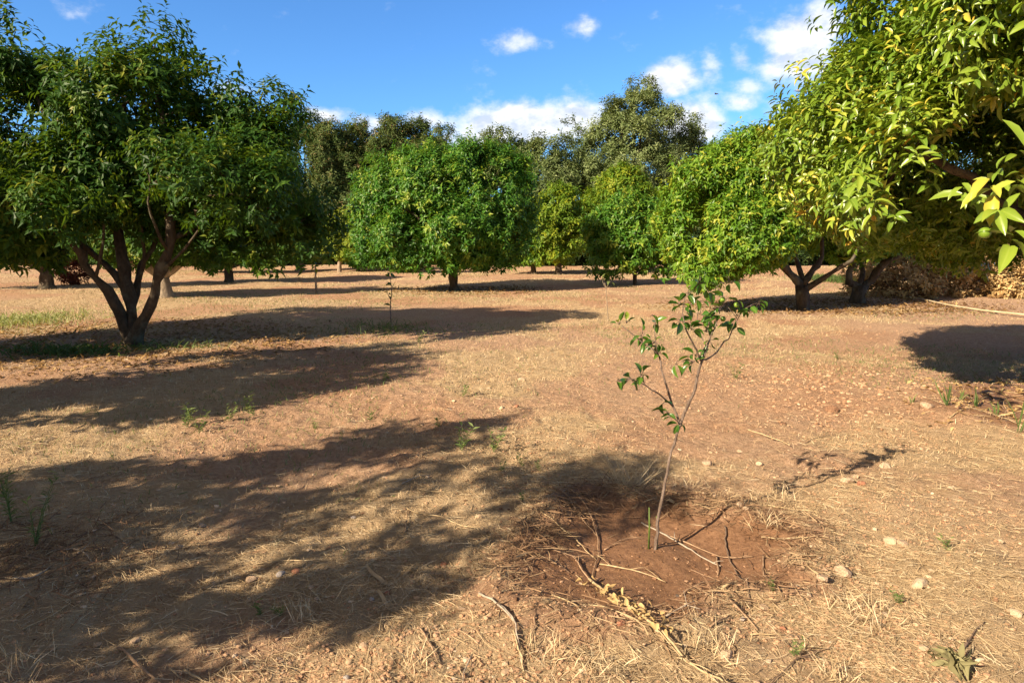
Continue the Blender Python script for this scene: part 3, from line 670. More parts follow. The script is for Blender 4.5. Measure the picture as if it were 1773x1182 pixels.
tall('low grey tree in the notch left of the bright right hand orange tree', 'olive_tree', 'olive tree', 1235, 42, [(1235,262,30,16),(1240,300,44,40),(1240,370,50,60)], M_OLIVE, 116, 200, gap=.2, tone_mu=.35)
hx = [(-60,42),(60,42),(180,43),(300,42),(420,43),(1330,42),(1450,43),(1580,42),(1710,43),(1840,42)]
hl = ['far left end', 'far left, behind the leaning trunk', 'left, behind the many stemmed tree', 'left, behind the fat pale trunk', 'left, behind the straight black trunk',
      'right, behind the low skirted bright tree', 'right, behind the forked trunks', 'right, above the pile of dry branches', 'right edge, behind dry branches', 'beyond the right edge']
for i, (px, Y) in enumerate(hx):
    tall('dark windbreak tree at the ' + hl[i], 'tall_tree', 'tall tree', px, Y, [(px,300,60,50),(px-30,370,60,60),(px+35,370,60,60)], M_HEDGE, 130 + i, 240, Ll=.42, cr=.7)
# dense low hedge shrubs closing the ground line (copies of three shrubs)
def shrub(seed):
    lo = [(0,0,1.0,1.5,1.1,.95),(1.1,.2,.8,1.0,.9,.75),(-1.1,-.1,.9,1.0,.9,.8)]
    rng = np.random.default_rng(seed)
    P, O, ct, C, Oc = crown_shoots(rng, lo, 130, 10, .3, .25, .3, None, 0, seed)
    mb = grow_wood(rng, np.zeros(3), [([np.zeros(3), np.array((0,0,.4))], .06, .05)], C[:25], .06, sides=5)
    V, Fc, tone, rb = crown_mesh(rng, P, O, ct, 6, .22, .45, 'far', .2, .2, .35, .25, .1)
    return make_mesh('foliage', V, Fc, tone=tone), mb.mesh('stem')
protos = [shrub(s) for s in (301, 302, 303)]
SHRUB_PX = list(range(-40, 1860, 82))
def place_words(px):
    for lim, w in ((60,'behind the leaning trunk at far left'),(140,'behind the red leaved bush'),(230,'behind the many stemmed left tree'),(330,'right of the many stemmed tree'),(400,'behind the stubby pale trunk'),
                   (470,'just right of the straight black trunk'),(545,'behind the pale trunk under the left canopy'),(610,'behind the yellowish tree'),(700,'below the left side of the centre tree'),
                   (770,'just left of the centre trunk'),(840,'just right of the centre trunk'),(920,'behind the thinner dark trunk'),(1000,'right of the straight dark trunk'),(1080,'left of the two stemmed tree'),
                   (1160,'right of the two stemmed tree'),(1240,'behind the sapling top'),(1330,'left of the forked trunk'),(1410,'behind the forked trunk'),(1490,'above the green grass patch'),(1570,'left end of the dry branch pile'),
                   (1660,'behind the dry branch pile'),(1740,'at the right edge above the dry pile'),(9999,'beyond the right edge')):
        if px < lim: return w
rs = np.random.default_rng(9)
for i, px in enumerate(SHRUB_PX):
    Y = 37.5 + rs.random() * 2.5; fm, sm = protos[i % 3]
    r = empty('hedge_shrub', (at(px, 455, Y)[0], Y, 0), 'dark dense shrub of the far hedge ' + place_words(px), 'shrub', 'shrubs of the far hedge')
    r.rotation_euler = (0, 0, (rs.random() - .5) * .6 + (3.14 if i % 2 else 0)); s = .85 + .35 * rs.random(); r.scale = (s, s, s)
    f = obj('foliage', fm, M_HEDGE, r); st_ = obj('stem', sm, B_DARK, r)

# ------------------------------------------------------------------ small plants and saplings
def hz(x, y, fine=True): return float(height(np.array([x]), np.array([y]), fine)[0])
def sapling(name, label, cat, basepx, chains, clusters, r0, leafL, mat, bark, seed, Y=None, leaf_n=6, spread=.045, fruit=None, thin=.5):
    rng = np.random.default_rng(seed)
    g = gp(*basepx); Yb = float(g[1]); bz = hz(g[0], g[1]); base = np.array((g[0], g[1], bz))
    root = empty(name, tuple(base), label, cat)
    mb = MB()
    for pts, ra, rb_ in chains:
        pl = np.array([at(p[0], p[1], Yb + (p[2] if len(p) > 2 else 0)) for p in pts])
        if abs(pts[0][1] - basepx[1]) < 2: pl[0] = base + (0, 0, -.03)
        pl = resample(pl, .03); n = len(pl)
        pl[1:-1] += rng.normal(size=(n - 2, 3)) * .0025
        mb.tube(pl, np.linspace(ra, rb_, n), 8, rng, .12)
    P = []; D = []
    for cx, cy, dz, rpx, n in clusters:
        n = max(2, int(n * .7)); c = at(cx, cy, Yb + dz); rr = rpx * Yb / FPX
        for i in range(n):
            d = rdir(rng, 1)[0]; p = c + d * rr * (.2 + .6 * rng.random()) * np.array((1, .8, 1)); P.append(p); D.append(d * .8 + np.array((0, 0, .1 - .5 * rng.random())))
            tw = c + (p - c) * .2; mb.tube(np.array([tw, (tw + p) / 2 + (0, 0, .004), p]), [.0022, .0018, .0012], 4)
    obj('trunk', mb.mesh('trunk', True, base), bark, root)
    P = np.array(P); D = nrm(np.array(D)); m = len(P)
    Nn = nrm(np.array((0, 0, 1.)) + rdir(rng, m) * .8); Lm = leafL * (.65 + .6 * rng.random(m))
    V, Fc, tone, rb = leaves(P - base, D, Nn, Lm, Lm * .5, .1 + .4 * rng.random(m), np.clip(.45 + rng.normal(size=m) * .25, 0, 1), 'near')
    obj('crown', make_mesh('crown', V, Fc, True, tone, rb), mat, root)
    return root, base, Yb
SBASE = (1135, 924)
ch = [([(1135,924),(1141,890),(1146,862),(1153,832,.02),(1160,795,.02),(1168,766,.03),(1173,750),(1177,738)], .0092, .0066),
      ([(1177,738),(1172,718),(1164,700,.02),(1158,684,.03),(1151,662),(1145,638),(1142,618,.05),(1130,604),(1110,592,.08),(1089,574,.1),(1076,563,.12)], .0065, .0022),
      ([(1164,702,.02),(1145,686,-.03),(1128,674,-.06),(1110,662,-.1),(1093,656,-.12),(1070,660,-.14)], .0045, .002),
      ([(1142,618,.05),(1138,600),(1132,575),(1134,556)], .003, .0015),
      ([(1177,738),(1185,715),(1193,696,-.03),(1203,673,-.05),(1208,650,-.05),(1214,625,-.06),(1222,608,-.06)], .0085, .006),
      ([(1214,625,-.06),(1206,606,-.1),(1197,590,-.13),(1186,568,-.15),(1181,535,-.15),(1186,515,-.15),(1203,500,-.15),(1212,484,-.15)], .0048, .0018),
      ([(1216,622,-.06),(1234,616,0),(1248,600,.05),(1261,585,.08),(1270,565,.1),(1276,550,.1),(1287,535,.12),(1312,524,.14)], .005, .0016),
      ([(1222,608,-.06),(1232,580,-.03),(1240,558,0),(1247,537,.02),(1252,515,.03)], .0042, .0016),
      ([(1226,605),(1214,580,.08),(1208,550,.12),(1214,520,.14)], .003, .0014),
      ([(1276,550,.1),(1262,535,.1),(1240,500,.12),(1262,486,.15)], .002, .001),
      ([(1177,735),(1165,722,-.05),(1155,718,-.08)], .003, .0015)]
cl = [(1073,562,.12,11,5),(1084,560,.12,13,5),(1112,580,.1,20,12),(1135,592,.05,16,10),(1142,612,.05,12,6),(1134,560,.03,12,6),(1128,545,.05,8,3),(1068,660,-.14,8,3),(1092,655,-.12,17,9),(1110,650,-.1,14,9),(1116,664,-.1,9,3),
      (1157,715,-.08,11,5),(1165,722,0,10,5),(1176,733,0,7,5),(1148,698,0,6,2),
      (1170,628,-.05,14,5),(1200,628,-.06,17,10),(1205,615,-.1,14,6),(1195,570,-.13,17,10),(1178,555,-.15,13,7),(1180,528,-.15,17,10),(1172,560,-.1,9,3),(1196,528,-.15,12,6),(1190,508,-.15,14,8),(1212,488,-.15,17,10),(1222,498,-.1,14,6),
      (1222,575,.0,17,9),(1228,590,.0,14,7),(1238,548,.02,16,9),(1247,533,.02,13,7),(1214,545,.1,16,8),(1212,520,.12,12,5),(1256,518,.03,14,7),
      (1270,562,.1,14,9),(1276,548,.1,13,8),(1285,536,.12,9,4),(1298,530,.13,11,4),(1312,524,.14,11,6),(1262,487,.15,14,6),(1244,500,.12,12,5),(1226,560,0,14,6)]
sap, sbase, sY = sapling('orange_sapling', 'young orange sapling with thin forked stem standing in the wet pit', 'sapling', SBASE, ch, cl, .013, .050, M_SAP, B_SAP, 5)
def uv_ball(r, sx=1., n=10):
    V = []; F = []
    for i in range(n // 2 + 1):
        th = math.pi * i / (n // 2)
        for j in range(n): V.append((r * math.sin(th) * math.cos(j * 6.2832 / n), r * math.sin(th) * math.sin(j * 6.2832 / n), r * math.cos(th) * sx))
    for i in range(n // 2):
        for j in range(n): F.append((i * n + j, i * n + (j + 1) % n, (i + 1) * n + (j + 1) % n, (i + 1) * n + j))
    return np.array(V), np.array(F)[:, ::-1]
M_FRUIT = simple_mat('green_fruit', [(.3, (.12, .22, .02)), (.7, (.2, .3, .03))], .35, 60, .3, .002, .5)
fv, ff = uv_ball(.014, 1.0); fm = make_mesh('fruit', fv, [ff], True)
for (px, py, dz) in ((1251,519,.03),(1275,528,.1),(1252,552,.03)):
    p = at(px, py, sY + dz) - sbase; obj('fruit', fm, M_FRUIT, sap, tuple(p))
fv, ff = uv_ball(.026, 1.0, 14); fm2 = make_mesh('fruit', fv, [ff], True)
for (px, py, Y) in ((1705,403,3.12),(1571,228,4.1),(1412,263,5.0)):
    p = at(px, py, Y) - np.array(t0.location); obj('fruit', fm2, M_FRUIT, t0, tuple(p))
# young trees farther off
sapling('orange_sapling', 'knee high leafy young tree on a thin stem in the long left shadow', 'sapling', (677, 556), [([(677,556),(676,530),(678,505),(676,478)], .012, .005), ([(677,520),(672,510),(668,500)], .006, .003), ([(678,500),(684,488)], .006, .003)],
        [(676,480,0,7,4),(674,470,0,5,3),(678,495,0,5,3),(673,512,0,5,3),(676,530,0,4,2)], .02, .10, M_SAP, B_SAP, 6)
sapling('orange_sapling', 'young tree like a bare pinkish stick near the left rear shadow', 'sapling', (548, 508), [([(548,508),(547,490),(546,460)], .035, .02)],
        [(546,458,0,6,4),(546,464,0,4,2)], .02, .16, M_SAP, B_PALE, 7)
sapling('orange_sapling', 'very thin almost bare young stem right of the centre tree shadow', 'sapling', (1053, 553), [([(1053,553),(1051,525),(1049,500),(1047,490)], .011, .006), ([(1049,500),(1055,488)], .005, .003), ([(1049,500),(1043,486)], .005, .003)],
        [(1056,488,0,6,2),(1043,486,0,5,2)], .02, .1, M_WEED, B_PALE, 8)
# cut green shoots beside the sapling foot
def blades(rng, base, n, L, w, lean, mat, name, label, cat, group=None, tone=.5, stiff=.3, spread=.03, kind='near'):
    base = np.array(base); root_z = base[2]
    P = base * 0 + np.stack([rng.normal(size=n) * spread, rng.normal(size=n) * spread, np.zeros(n)], -1)
    D = nrm(np.stack([rng.normal(size=n) * lean, rng.normal(size=n) * lean, np.ones(n)], -1))
    Nn = nrm(rdir(rng, n) * np.array((1, 1, .1))); Lm = L * (.5 + .7 * rng.random(n))
    V, Fc, t, rb = leaves(P, D, Nn, Lm, np.full(n, w), stiff * rng.random(n), np.clip(tone + rng.normal(size=n) * .2, 0, 1), kind)
    o = obj(name, make_mesh(name, V, Fc, True, t, rb), mat, loc=tuple(base)); return tag(o, label, cat, group)
rb_ = np.random.default_rng(77)
M_SHOOT = simple_mat('green_shoot', [(.3, (.06, .11, .02)), (.7, (.13, .19, .04))], .5, 30, .1, .002, .3)
for (px, top, lab) in ((1124, 878, 'upright green shoot just left of the sapling foot'), (1137, 893, 'green shoot pressed against the sapling stem')):
    g = gp(px, 923 if px < 1130 else 921); z0 = hz(*g); b = np.array((g[0], g[1] - (.02 if px > 1130 else 0), z0)); tp = at(px, top, g[1] - .02)
    mb = MB(); mid = (b + tp) / 2 + (.003, 0, 0)
    mb.tube(np.array([b - (0, 0, .02), mid, tp]) - b, [.0055, .005, .003], 7, rb_, .2)
    mb.tube(np.array([mid, mid + (.008, 0, .03)]) - b, [.002, .001], 5)
    tag(obj('green_shoot', mb.mesh('green_shoot'), M_SHOOT, loc=tuple(b)), lab, 'shoot', 'green shoots at the sapling foot')

# weeds: branching small herbs
def herb(seed, h, n, leaf, stems, mat, name, tone=.5, width=.4, lean=.35):
    rng = np.random.default_rng(seed); P = []; D = []; mb = MB()
    for s in range(stems):
        d = nrm(np.array((rng.normal() * lean, rng.normal() * lean, 1.))); L = h * (.6 + .5 * rng.random()); b = np.array((rng.normal() * .01 * stems ** .5, rng.normal() * .01 * stems ** .5, -.01))
        bend = np.array((rng.normal() * .12, rng.normal() * .12, 0)) * L
        pl = np.array([b + d * L * t + bend * t * t for t in np.linspace(0, 1, 5)])
        P1 = []; 
        mb.tube(pl, np.linspace(max(.0012, h * .012), .0008, 5), 4, tone=tone)
        for k in range(n):
            t = .12 + .88 * (k + rng.random()) / n; p = b + d * L * t + bend * t * t; a = rng.random() * 6.28
            P.append(p); D.append((math.cos(a), math.sin(a), .35 + .4 * rng.random()))
    P = np.array(P); D = nrm(np.array(D)); m = len(P); Lm = leaf * (.5 + .8 * rng.random(m))
    V, Fc, t, rb = leaves(P, D, nrm(np.array((0, 0, 1.)) + rdir(rng, m) * .5), Lm, Lm * width, .3 * rng.random(m), np.clip(tone + rng.normal(size=m) * .2, 0, 1), 'mid')
    mb.add(V, Fc, t)
    return mb.mesh(name, False)
herbs = [herb(500 + i, 1.0, 12, .28, 4, M_WEED, 'weed', .4 + .1 * i, .32) for i in range(4)]
def put_herb(px, py, h, k, label, name='weed', mat=M_WEED, cat='weed', group='green weeds in the dry soil'):
    h *= 1.25; g = gp(px, py); o = obj(name, herbs[k % 4] if mat is M_WEED else herbs[k % 4].copy(), mat, loc=(g[0], g[1], hz(*g) - .005)); o.scale = (h, h, h); o.rotation_euler = (0, 0, k * 1.7 + px * .01)
    return tag(o, label, cat, group)
WEEDS = [(324,738,.16,'taller weed sprig at the left end of the sunlit straw patch'),(348,745,.13,'weed sprig just right of the tallest one on the left'),(397,728,.12,'bright weed tuft on the edge of the left shadow'),
 (430,712,.13,'yellow green weed at the tip of the bright straw left'),(440,718,.09,'low weed beside the yellow green one on the left'),(798,778,.15,'thin upright weed left of the bushy middle weed'),
 (855,780,.15,'bushy pale weed in the middle foreground clearing'),(800,690,.12,'green weed clump beside the two middle clods'),(640,722,.10,'weed in the streaky shade left of the middle'),
 (725,598,.14,'pale weed at the near rim of the long shadow'),(672,655,.10,'pale sprig in the sunlit strip below the long shadow'),(665,660,.08,'tiny sprig left of the pale one below the long shadow'),
 (450,1050,.06,'small feathery weed in the lower left shade'),(481,1048,.05,'smaller feathery weed right of its twin in the lower left'),(868,818,.07,'weed tuft in the shade nearest the middle weed'),
 (934,812,.06,'low green weed left of the dry grass clump'),(906,862,.05,'tiny weed in shade left of the wet pit'),(1556,1022,.06,'flat green weed beside a small stone on the right'),
 (1375,1120,.06,'small green weed at the end of a dark twig lower right'),(1640,945,.07,'pale weed in the open soil at right'),(1450,620,.10,'dry pale weed in the stubble behind the sapling'),
 (1275,655,.13,'grey dry weed right of the sapling stem'),(545,735,.09,'weed in the streaks left of the middle'),(905,800,.07,'low weed in front of the middle weed'),(760,735,.08,'weed in the dappled streaks left of the clods'),
 (1340,1018,.05,'tiny green weed among twigs at the right rim of the pit')]
for i, (px, py, h, lab) in enumerate(WEEDS): put_herb(px, py, h, i, lab)
fine_herbs = [herb(560 + i, 1.0, 26, .13, 3, M_WEED, 'tall_herb', .45, .2, .22) for i in range(3)]
def put_tall(px, py, h, k, label, name='tall_herb', group=None):
    g = gp(px, py); o = obj(name, fine_herbs[k % 3], M_WEED, loc=(g[0], g[1], hz(*g) - .005)); o.scale = (h, h, h); o.rotation_euler = (0, 0, k * 1.7)
    return tag(o, label, 'weed', group)
# tall herb at the left edge
o = put_tall(22, 905, .42, 1, 'tall pale green herb at the left edge of the foreground', name='tall_herb', group=None)
o = put_tall(62, 940, .34, 2, 'dark stemmed herb beside the tall one at the left edge', name='tall_herb', group=None)
o = put_tall(8, 862, .25, 3, 'pale seedling leaning at the far left edge', name='tall_herb', group=None)
# grass tufts
tufts = [(1640,722,.22,'fresh green grass tuft standing in the wet soil at right',.35,7),(1660,705,.14,'short green grass blades right of the fresh tuft',.45,5),(1762,770,.30,'tall green grass blade at the right edge',.4,4),
         (1690,715,.16,'green grass blades before the shade at right',.5,9),(1722,735,.13,'sparse grass blades near the right edge',.5,6),(1577,712,.10,'small pale grass tuft left of the fresh one',.6,4)]
for i, (px, py, h, lab, tn, n) in enumerate(tufts):
    g = gp(px, py); blades(np.random.default_rng(600 + i), (g[0], g[1], hz(*g) - .005), n, h, .012, .22, M_WEED, 'grass_tuft', lab, 'grass tuft', 'green grass tufts on the right', tn, spread=.010)
M_STRAW = simple_mat('straw', [(0, (.38, .26, .145)), (.5, (.60, .46, .27)), (1, (.80, .68, .46))], .75, 30, 0, .01, .25, use_tone=True, trans=.15)
dry = [(1080,838,.24,'tall dry grass tuft at the far rim of the wet pit',26,.05),(1100,825,.2,'dry grass tuft left of the sapling, behind the tallest one',22,.08),(1195,835,.14,'dry grass tuft right of the sapling stem',22,.07),
       (1345,860,.12,'dry grass tuft at the tip of the sapling shadow',22,.05),(1505,1052,.12,'pale dry tuft in the open soil lower right',34,.07),(1225,1105,.12,'grey dry tuft below the pit',34,.06),(720,1150,.12,'dry tuft at the bottom edge of the picture',20,.05),
       (530,1050,.12,'dry tuft in the lower left sunlit soil',20,.05),(1040,1160,.1,'dry tuft beside the leafy dry stalk',20,.05),(940,1130,.1,'dry tuft left of the bent twig at the bottom',20,.05),(30,1150,.16,'dry tuft in the lower left corner',26,.06),
       (1330,900,.10,'bushy dry tuft above the right rim of the pit',24,.05),(1450,1160,.10,'dry tuft near the bottom right',24,.04)]
for i, (px, py, h, lab, n, spd) in enumerate(dry):
    g = gp(px, py); blades(np.random.default_rng(650 + i), (g[0], g[1], hz(*g) - .005), n * 2, h, .0035, .55, M_STRAW, 'dry_grass_tuft', lab, 'dry grass', 'dry grass tufts', .6, .5, spd, 'mid')
# red leaved bush, left rear
rng = np.random.default_rng(88); gb = gp(122, 492)
rb0 = empty('red_bush', (gb[0], gb[1], 0), 'small red leaved bush right of the leaning far left trunk', 'bush')
lo = px_lobes([(122,470,22,22),(118,440,16,20),(130,485,20,10)], float(gb[1]))
P, O, ct, C, Oc = crown_shoots(rng, lo, 60, 7, .15, .3, .5, None, 0, 5)
mb = grow_wood(rng, np.array((gb[0], gb[1], 0)), [([np.array((gb[0], gb[1], 0)), np.array((gb[0], gb[1], .4))], .03, .02)], C[:30], .03, r_tip=.004, sides=5)
obj('stem', mb.mesh('stem', True, rb0.location), B_DARK, rb0)
V, Fc, tone, rbb = crown_mesh(rng, P, O, ct, 5, .12, .45, 'far', .1, .2, .4, .2, .1, rb0.location)
obj('foliage', make_mesh('foliage', V, Fc, tone=tone), M_REDL, rb0)

# ------------------------------------------------------------------ twigs, stalks, stones
M_TW_PALE = simple_mat('twig_pale', [(.3, (.36, .25, .13)), (.7, (.58, .45, .27))], .75, 40, .3, .003)
M_TW_BROWN = simple_mat('twig_brown', [(.3, (.24, .15, .09)), (.7, (.46, .31, .19))], .8, 40, .3, .003)
M_TW_DARK = simple_mat('twig_dark', [(.3, (.12, .08, .055)), (.7, (.25, .17, .115))], .8, 40, .3, .003)
M_TW_GREY = simple_mat('twig_grey', [(.3, (.27, .22, .17)), (.7, (.48, .40, .31))], .8, 40, .3, .003)
TW = {'p': M_TW_PALE, 'b': M_TW_BROWN, 'd': M_TW_DARK, 'g': M_TW_GREY}
rt = np.random.default_rng(17)
def zr(pts, region):
    x0, y0, s = region; return [(x0 + a / s, y0 + b / s) for a, b in pts]
def twig(pts, r, m, label, name='twig', group='loose twigs on the soil', lift=.002, branches=0):
    r = r * .76
    g = [gp(*p) for p in pts]; mid = g[len(g) // 2]; zc = hz(*mid)
    P = np.array([(q[0], q[1], 0.) for q in g]); P = resample(P, .03)
    z = height(P[:, 0], P[:, 1]); k = np.ones(5) / 5; zp = np.convolve(np.pad(z, 2, mode='edge'), k, 'valid')
    P[:, 2] = np.maximum(zp, z) + r + lift + .006 * np.sin(np.linspace(0, 3.14, len(P)))
    P[:, :2] += rt.normal(size=(len(P), 2)) * .0022
    org = np.array((mid[0], mid[1], zc)); mb = MB(); n = len(P)
    mb.tube(P - org, np.linspace(r, r * .55, n) * (1 + .12 * rt.normal(size=n)).clip(.7, 1.3), 6, rt, .2)
    for b in range(branches):
        i = rt.integers(max(1, n // 5), max(2, n - 1)); a = rt.random() * 6.28; L = .03 + .06 * rt.random()
        q = P[i] - org; e = q + (math.cos(a) * L, math.sin(a) * L, .01 + .02 * rt.random()); mb.tube(np.array([q, (q + e) / 2 + (0, 0, .004), e]), [r * .5, r * .4, r * .25], 4)
    return tag(obj(name, mb.mesh(name), TW[m], loc=tuple(org)), label, name.replace('_', ' '), group), P, org
R8 = (850, 782, 2.955); R2 = (0, 750, 2.737); R3 = (400, 782, 2.955); R4 = (1173, 700, 2.452)
TWIGS = [
 ([(310,170),(400,250),(540,360)], R8, .006, 'b', 'straight brown twig leaning down the far left rim of the pit', 1),
 ([(250,320),(380,370),(450,400),(540,460)], R8, .005, 'p', 'pale curved twig on the left rim of the pit', 2),
 ([(350,165),(440,220),(520,300),(550,420),(515,560)], R8, .005, 'b', 'twig bending round the left inner rim of the pit', 2),
 ([(770,295),(900,345),(1050,430),(1180,490)], R8, .007, 'g', 'long pale stick crossing the mud right of the sapling foot', 2),
 ([(905,335),(1050,395),(1200,455),(1340,470)], R8, .005, 'b', 'thin brown stick just behind the long pale one right of the sapling', 2),
 ([(560,485),(720,520),(900,560)], R8, .005, 'p', 'jointed twig lying flat on the mud left of the middle of the pit', 3),
 ([(965,670),(1080,620),(1190,580)], R8, .006, 'b', 'short thick stick lying on smooth mud in the middle of the pit', 0),
 ([(1200,340),(1215,440),(1280,590),(1330,740)], R8, .006, 'd', 'dark stick running down the right rim of the pit', 2),
 ([(1395,480),(1400,590),(1480,700)], R8, .006, 'b', 'bent stick outside the dark one on the right rim of the pit', 1),
 ([(1385,395),(1500,430),(1650,445),(1773,448)], R8, .005, 'p', 'long thin stem lying on dry soil right of the pit', 0),
 ([(500,780),(700,860),(850,920),(1000,1040),(1180,1130)], R8, .004, 'p', 'slender straw coloured stem beside the leafy dry stalk', 1),
 ([(310,715),(380,760),(440,810)], R8, .006, 'p', 'short pale twig at the lower left rim of the pit', 0),
 ([(700,890),(860,870),(1010,840)], R8, .005, 'b', 'brown twig across the near end of the pit', 2),
 ([(780,770),(850,785),(920,795)], R8, .006, 'b', 'short half buried twig in the near mud', 0),
 ([(890,830),(950,790),(1000,770),(1070,795)], R8, .005, 'g', 'angular pale twig in the near mud of the pit', 2),
 ([(1180,690),(1240,665)], R8, .010, 'p', 'stubby pale piece of stick at the right rim of the pit', 0),
 ([(1210,735),(1290,790),(1370,860)], R8, .007, 'b', 'stick pointing down to the lower right rim of the pit', 1),
 ([(1120,880),(1175,840),(1230,800)], R8, .005, 'b', 'twig slanting up in the near right mud of the pit', 0),
 ([(580,410),(700,365),(780,365)], R8, .004, 'b', 'thin twig on the mud left of the sapling foot', 1),
 ([(430,470),(470,540),(520,590),(570,560)], R8, .006, 'b', 'gnarled root like twig on the left side of the pit', 3),
 ([(300,465),(400,480),(500,470),(580,430)], R8, .004, 'b', 'crooked twig along the left shaded rim', 3),
 ([(200,500),(330,530),(400,560)], R8, .004, 'd', 'dark twig in the shade left of the pit', 3),
 ([(1160,440),(1168,530)], R8, .006, 'b', 'short upright looking twig right of the smooth mud', 0),
 ([(1030,500),(1130,545),(1200,570)], R8, .003, 'b', 'fine twig on the right half of the mud', 1),
 ([(1330,880),(1420,890),(1510,895)], R8, .004, 'p', 'pale straight stem below the right rim of the pit', 0),
 ([(1190,890),(1230,950),(1250,1010)], R8, .005, 'b', 'short brown stick above the big pale stone below the pit', 0),
 ([(0,775),(70,820),(120,900),(130,960),(165,1080)], R8, .006, 'g', 'pale bent twig in the sunlit soil left of the pit', 0),
 ([(1690,990),(1600,1000),(1490,1080),(1430,1140)], R8, .004, 'd', 'dark curved stem in dry soil below right of the pit', 1),
 ([(555,965),(620,1025),(680,1080),(800,1182)], R2, .008, 'b', 'thick brown stick running off the bottom edge at left', 0),
 ([(1215,573),(1340,580),(1470,587)], R2, .005, 'p', 'straight straw stem lying above the row of three stones', 0),
 ([(870,1080),(910,1110),(960,1140)], R2, .007, 'p', 'short pale stick piece near the thick brown stick', 0),
 ([(800,1078),(850,1120)], R2, .006, 'p', 'second short pale piece left of the other near the bottom', 0),
 ([(230,550),(370,555),(435,595)], R2, .005, 'g', 'grey twig with hooked end in the left shade', 1),
 ([(60,680),(160,690),(240,635)], R2, .007, 'g', 'grey stick lying in the dark litter at left', 1),
 ([(250,250),(400,215),(580,180)], R2, .005, 'b', 'long thin twig in the sunlit soil at the left', 2),
 ([(100,910),(230,850),(330,780)], R2, .005, 'p', 'slender stem slanting up from the lower left', 0),
 ([(770,790),(755,900),(700,1030),(670,1182)], R3, .004, 'p', 'long curved straw stem reaching the bottom edge', 0),
 ([(1270,740),(1330,780),(1390,820),(1450,900)], R3, .007, 'g', 'whitish bent stick in the sun at the bottom middle', 0),
 ([(1445,950),(1475,1020),(1500,1100)], R3, .006, 'p', 'pale stick below the whitish bent one', 0),
 ([(965,895),(1010,970),(1060,1060)], R3, .006, 'b', 'brown stick right of the bottom shade streak', 0),
 ([(900,265),(1000,300),(1110,325),(1330,430)], R3, .005, 'p', 'long jointed straw stem in the shade left of the pit', 1),
 ([(890,390),(895,330),(905,265)], R3, .006, 'b', 'stub at the left end of the long jointed stem', 0),
 ([(1235,1020),(1200,1090),(1180,1180)], R3, .004, 'g', 'thin whitish stem at the bottom edge', 0),
 ([(875,150),(940,130),(1020,110)], R3, .006, 'g', 'whitish forked twig in the middle shade', 3),
 ([(950,170),(1050,200),(1160,208)], R3, .004, 'p', 'pale stem below the whitish forked twig', 0),
 ([(1560,870),(1530,980),(1500,1090)], R3, .004, 'b', 'fine brown stem at the bottom right of centre', 1),
 ([(300,105),(400,140),(475,180)], R4, .008, 'p', 'split cane piece on crumbly soil behind the sapling shadow', 1),
 ([(360,530),(450,555),(580,570),(720,568)], R4, .004, 'b', 'brown stem across the open soil right of the pit', 1),
 ([(380,410),(500,440),(600,470)], R4, .005, 'p', 'pale stem beside the dry bush above the right rim', 0),
 ([(520,1035),(600,1000),(670,980)], R4, .005, 'b', 'brown twig tied to the small green weed lower right', 1),
 ([(1195,1045),(1240,970),(1305,905)], R4, .006, 'd', 'dark slanting twig of the withered plant lower right', 1),
 ([(540,160),(620,130),(740,125)], R4, .004, 'd', 'dark curved twig on the crumbly soil upper right', 2),
 ([(1150,100),(1280,75),(1460,130)], R4, .007, 'p', 'pale branch in the wet soil at the right edge', 2),
 ([(1210,45),(1340,90),(1471,120)], R4, .006, 'b', 'brown stick along the wet soil at right', 2),
]
for pts, reg, r, m, lab, br in TWIGS: twig(zr(pts, reg), r, m, lab, branches=br)
# tan reed blade
def ribbon_obj(pts, w, mat, name, label, cat):
    g = [gp(*p) for p in pts]; P = resample(np.array([(q[0], q[1], 0.) for q in g]), .025); z = height(P[:, 0], P[:, 1])
    P[:, 2] = z + .012 + .012 * np.sin(np.linspace(0, 9, len(P))); org = P[len(P) // 2].copy(); n = len(P)
    T = nrm(np.gradient(P, axis=0)); S = nrm(np.cross(T, (0, 0, 1.))); ww = w * np.sin(np.linspace(.25, 3.05, n)) ** .6
    tw = np.linspace(-.5, .8, n); Sd = S * np.cos(tw)[:, None] + np.array((0, 0, 1.)) * np.sin(tw)[:, None]
    V = np.stack([P - Sd * ww[:, None] / 2, P - np.array((0, 0, .003)), P + Sd * ww[:, None] / 2], 1).reshape(-1, 3) - org
    F = [];
    for i in range(n - 1):
        for s in (0, 1): a = i * 3 + s; F.append((a, a + 1, a + 4, a + 3))
    me = make_mesh(name, V, [np.array(F)], True, tone=np.full(len(V), .35)); return tag(obj(name, me, mat, loc=tuple(org)), label, cat)
ribbon_obj(zr([(690,555),(740,610),(800,645),(850,620),(930,570),(1010,520)], R3), .022, M_STRAW, 'reed_blade', 'tan reed blade bent like a wide V in the shade', 'reed blade')
ribbon_obj(zr([(745,690),(800,760),(850,810),(900,845)], R3), .018, M_STRAW, 'reed_blade', 'curved pale reed blade below the bent one', 'reed blade')
ribbon_obj(zr([(895,225),(960,240),(1030,262)], R8), .03, M_STRAW, 'reed_blade', 'short broad pale blade behind the sapling foot', 'reed blade')
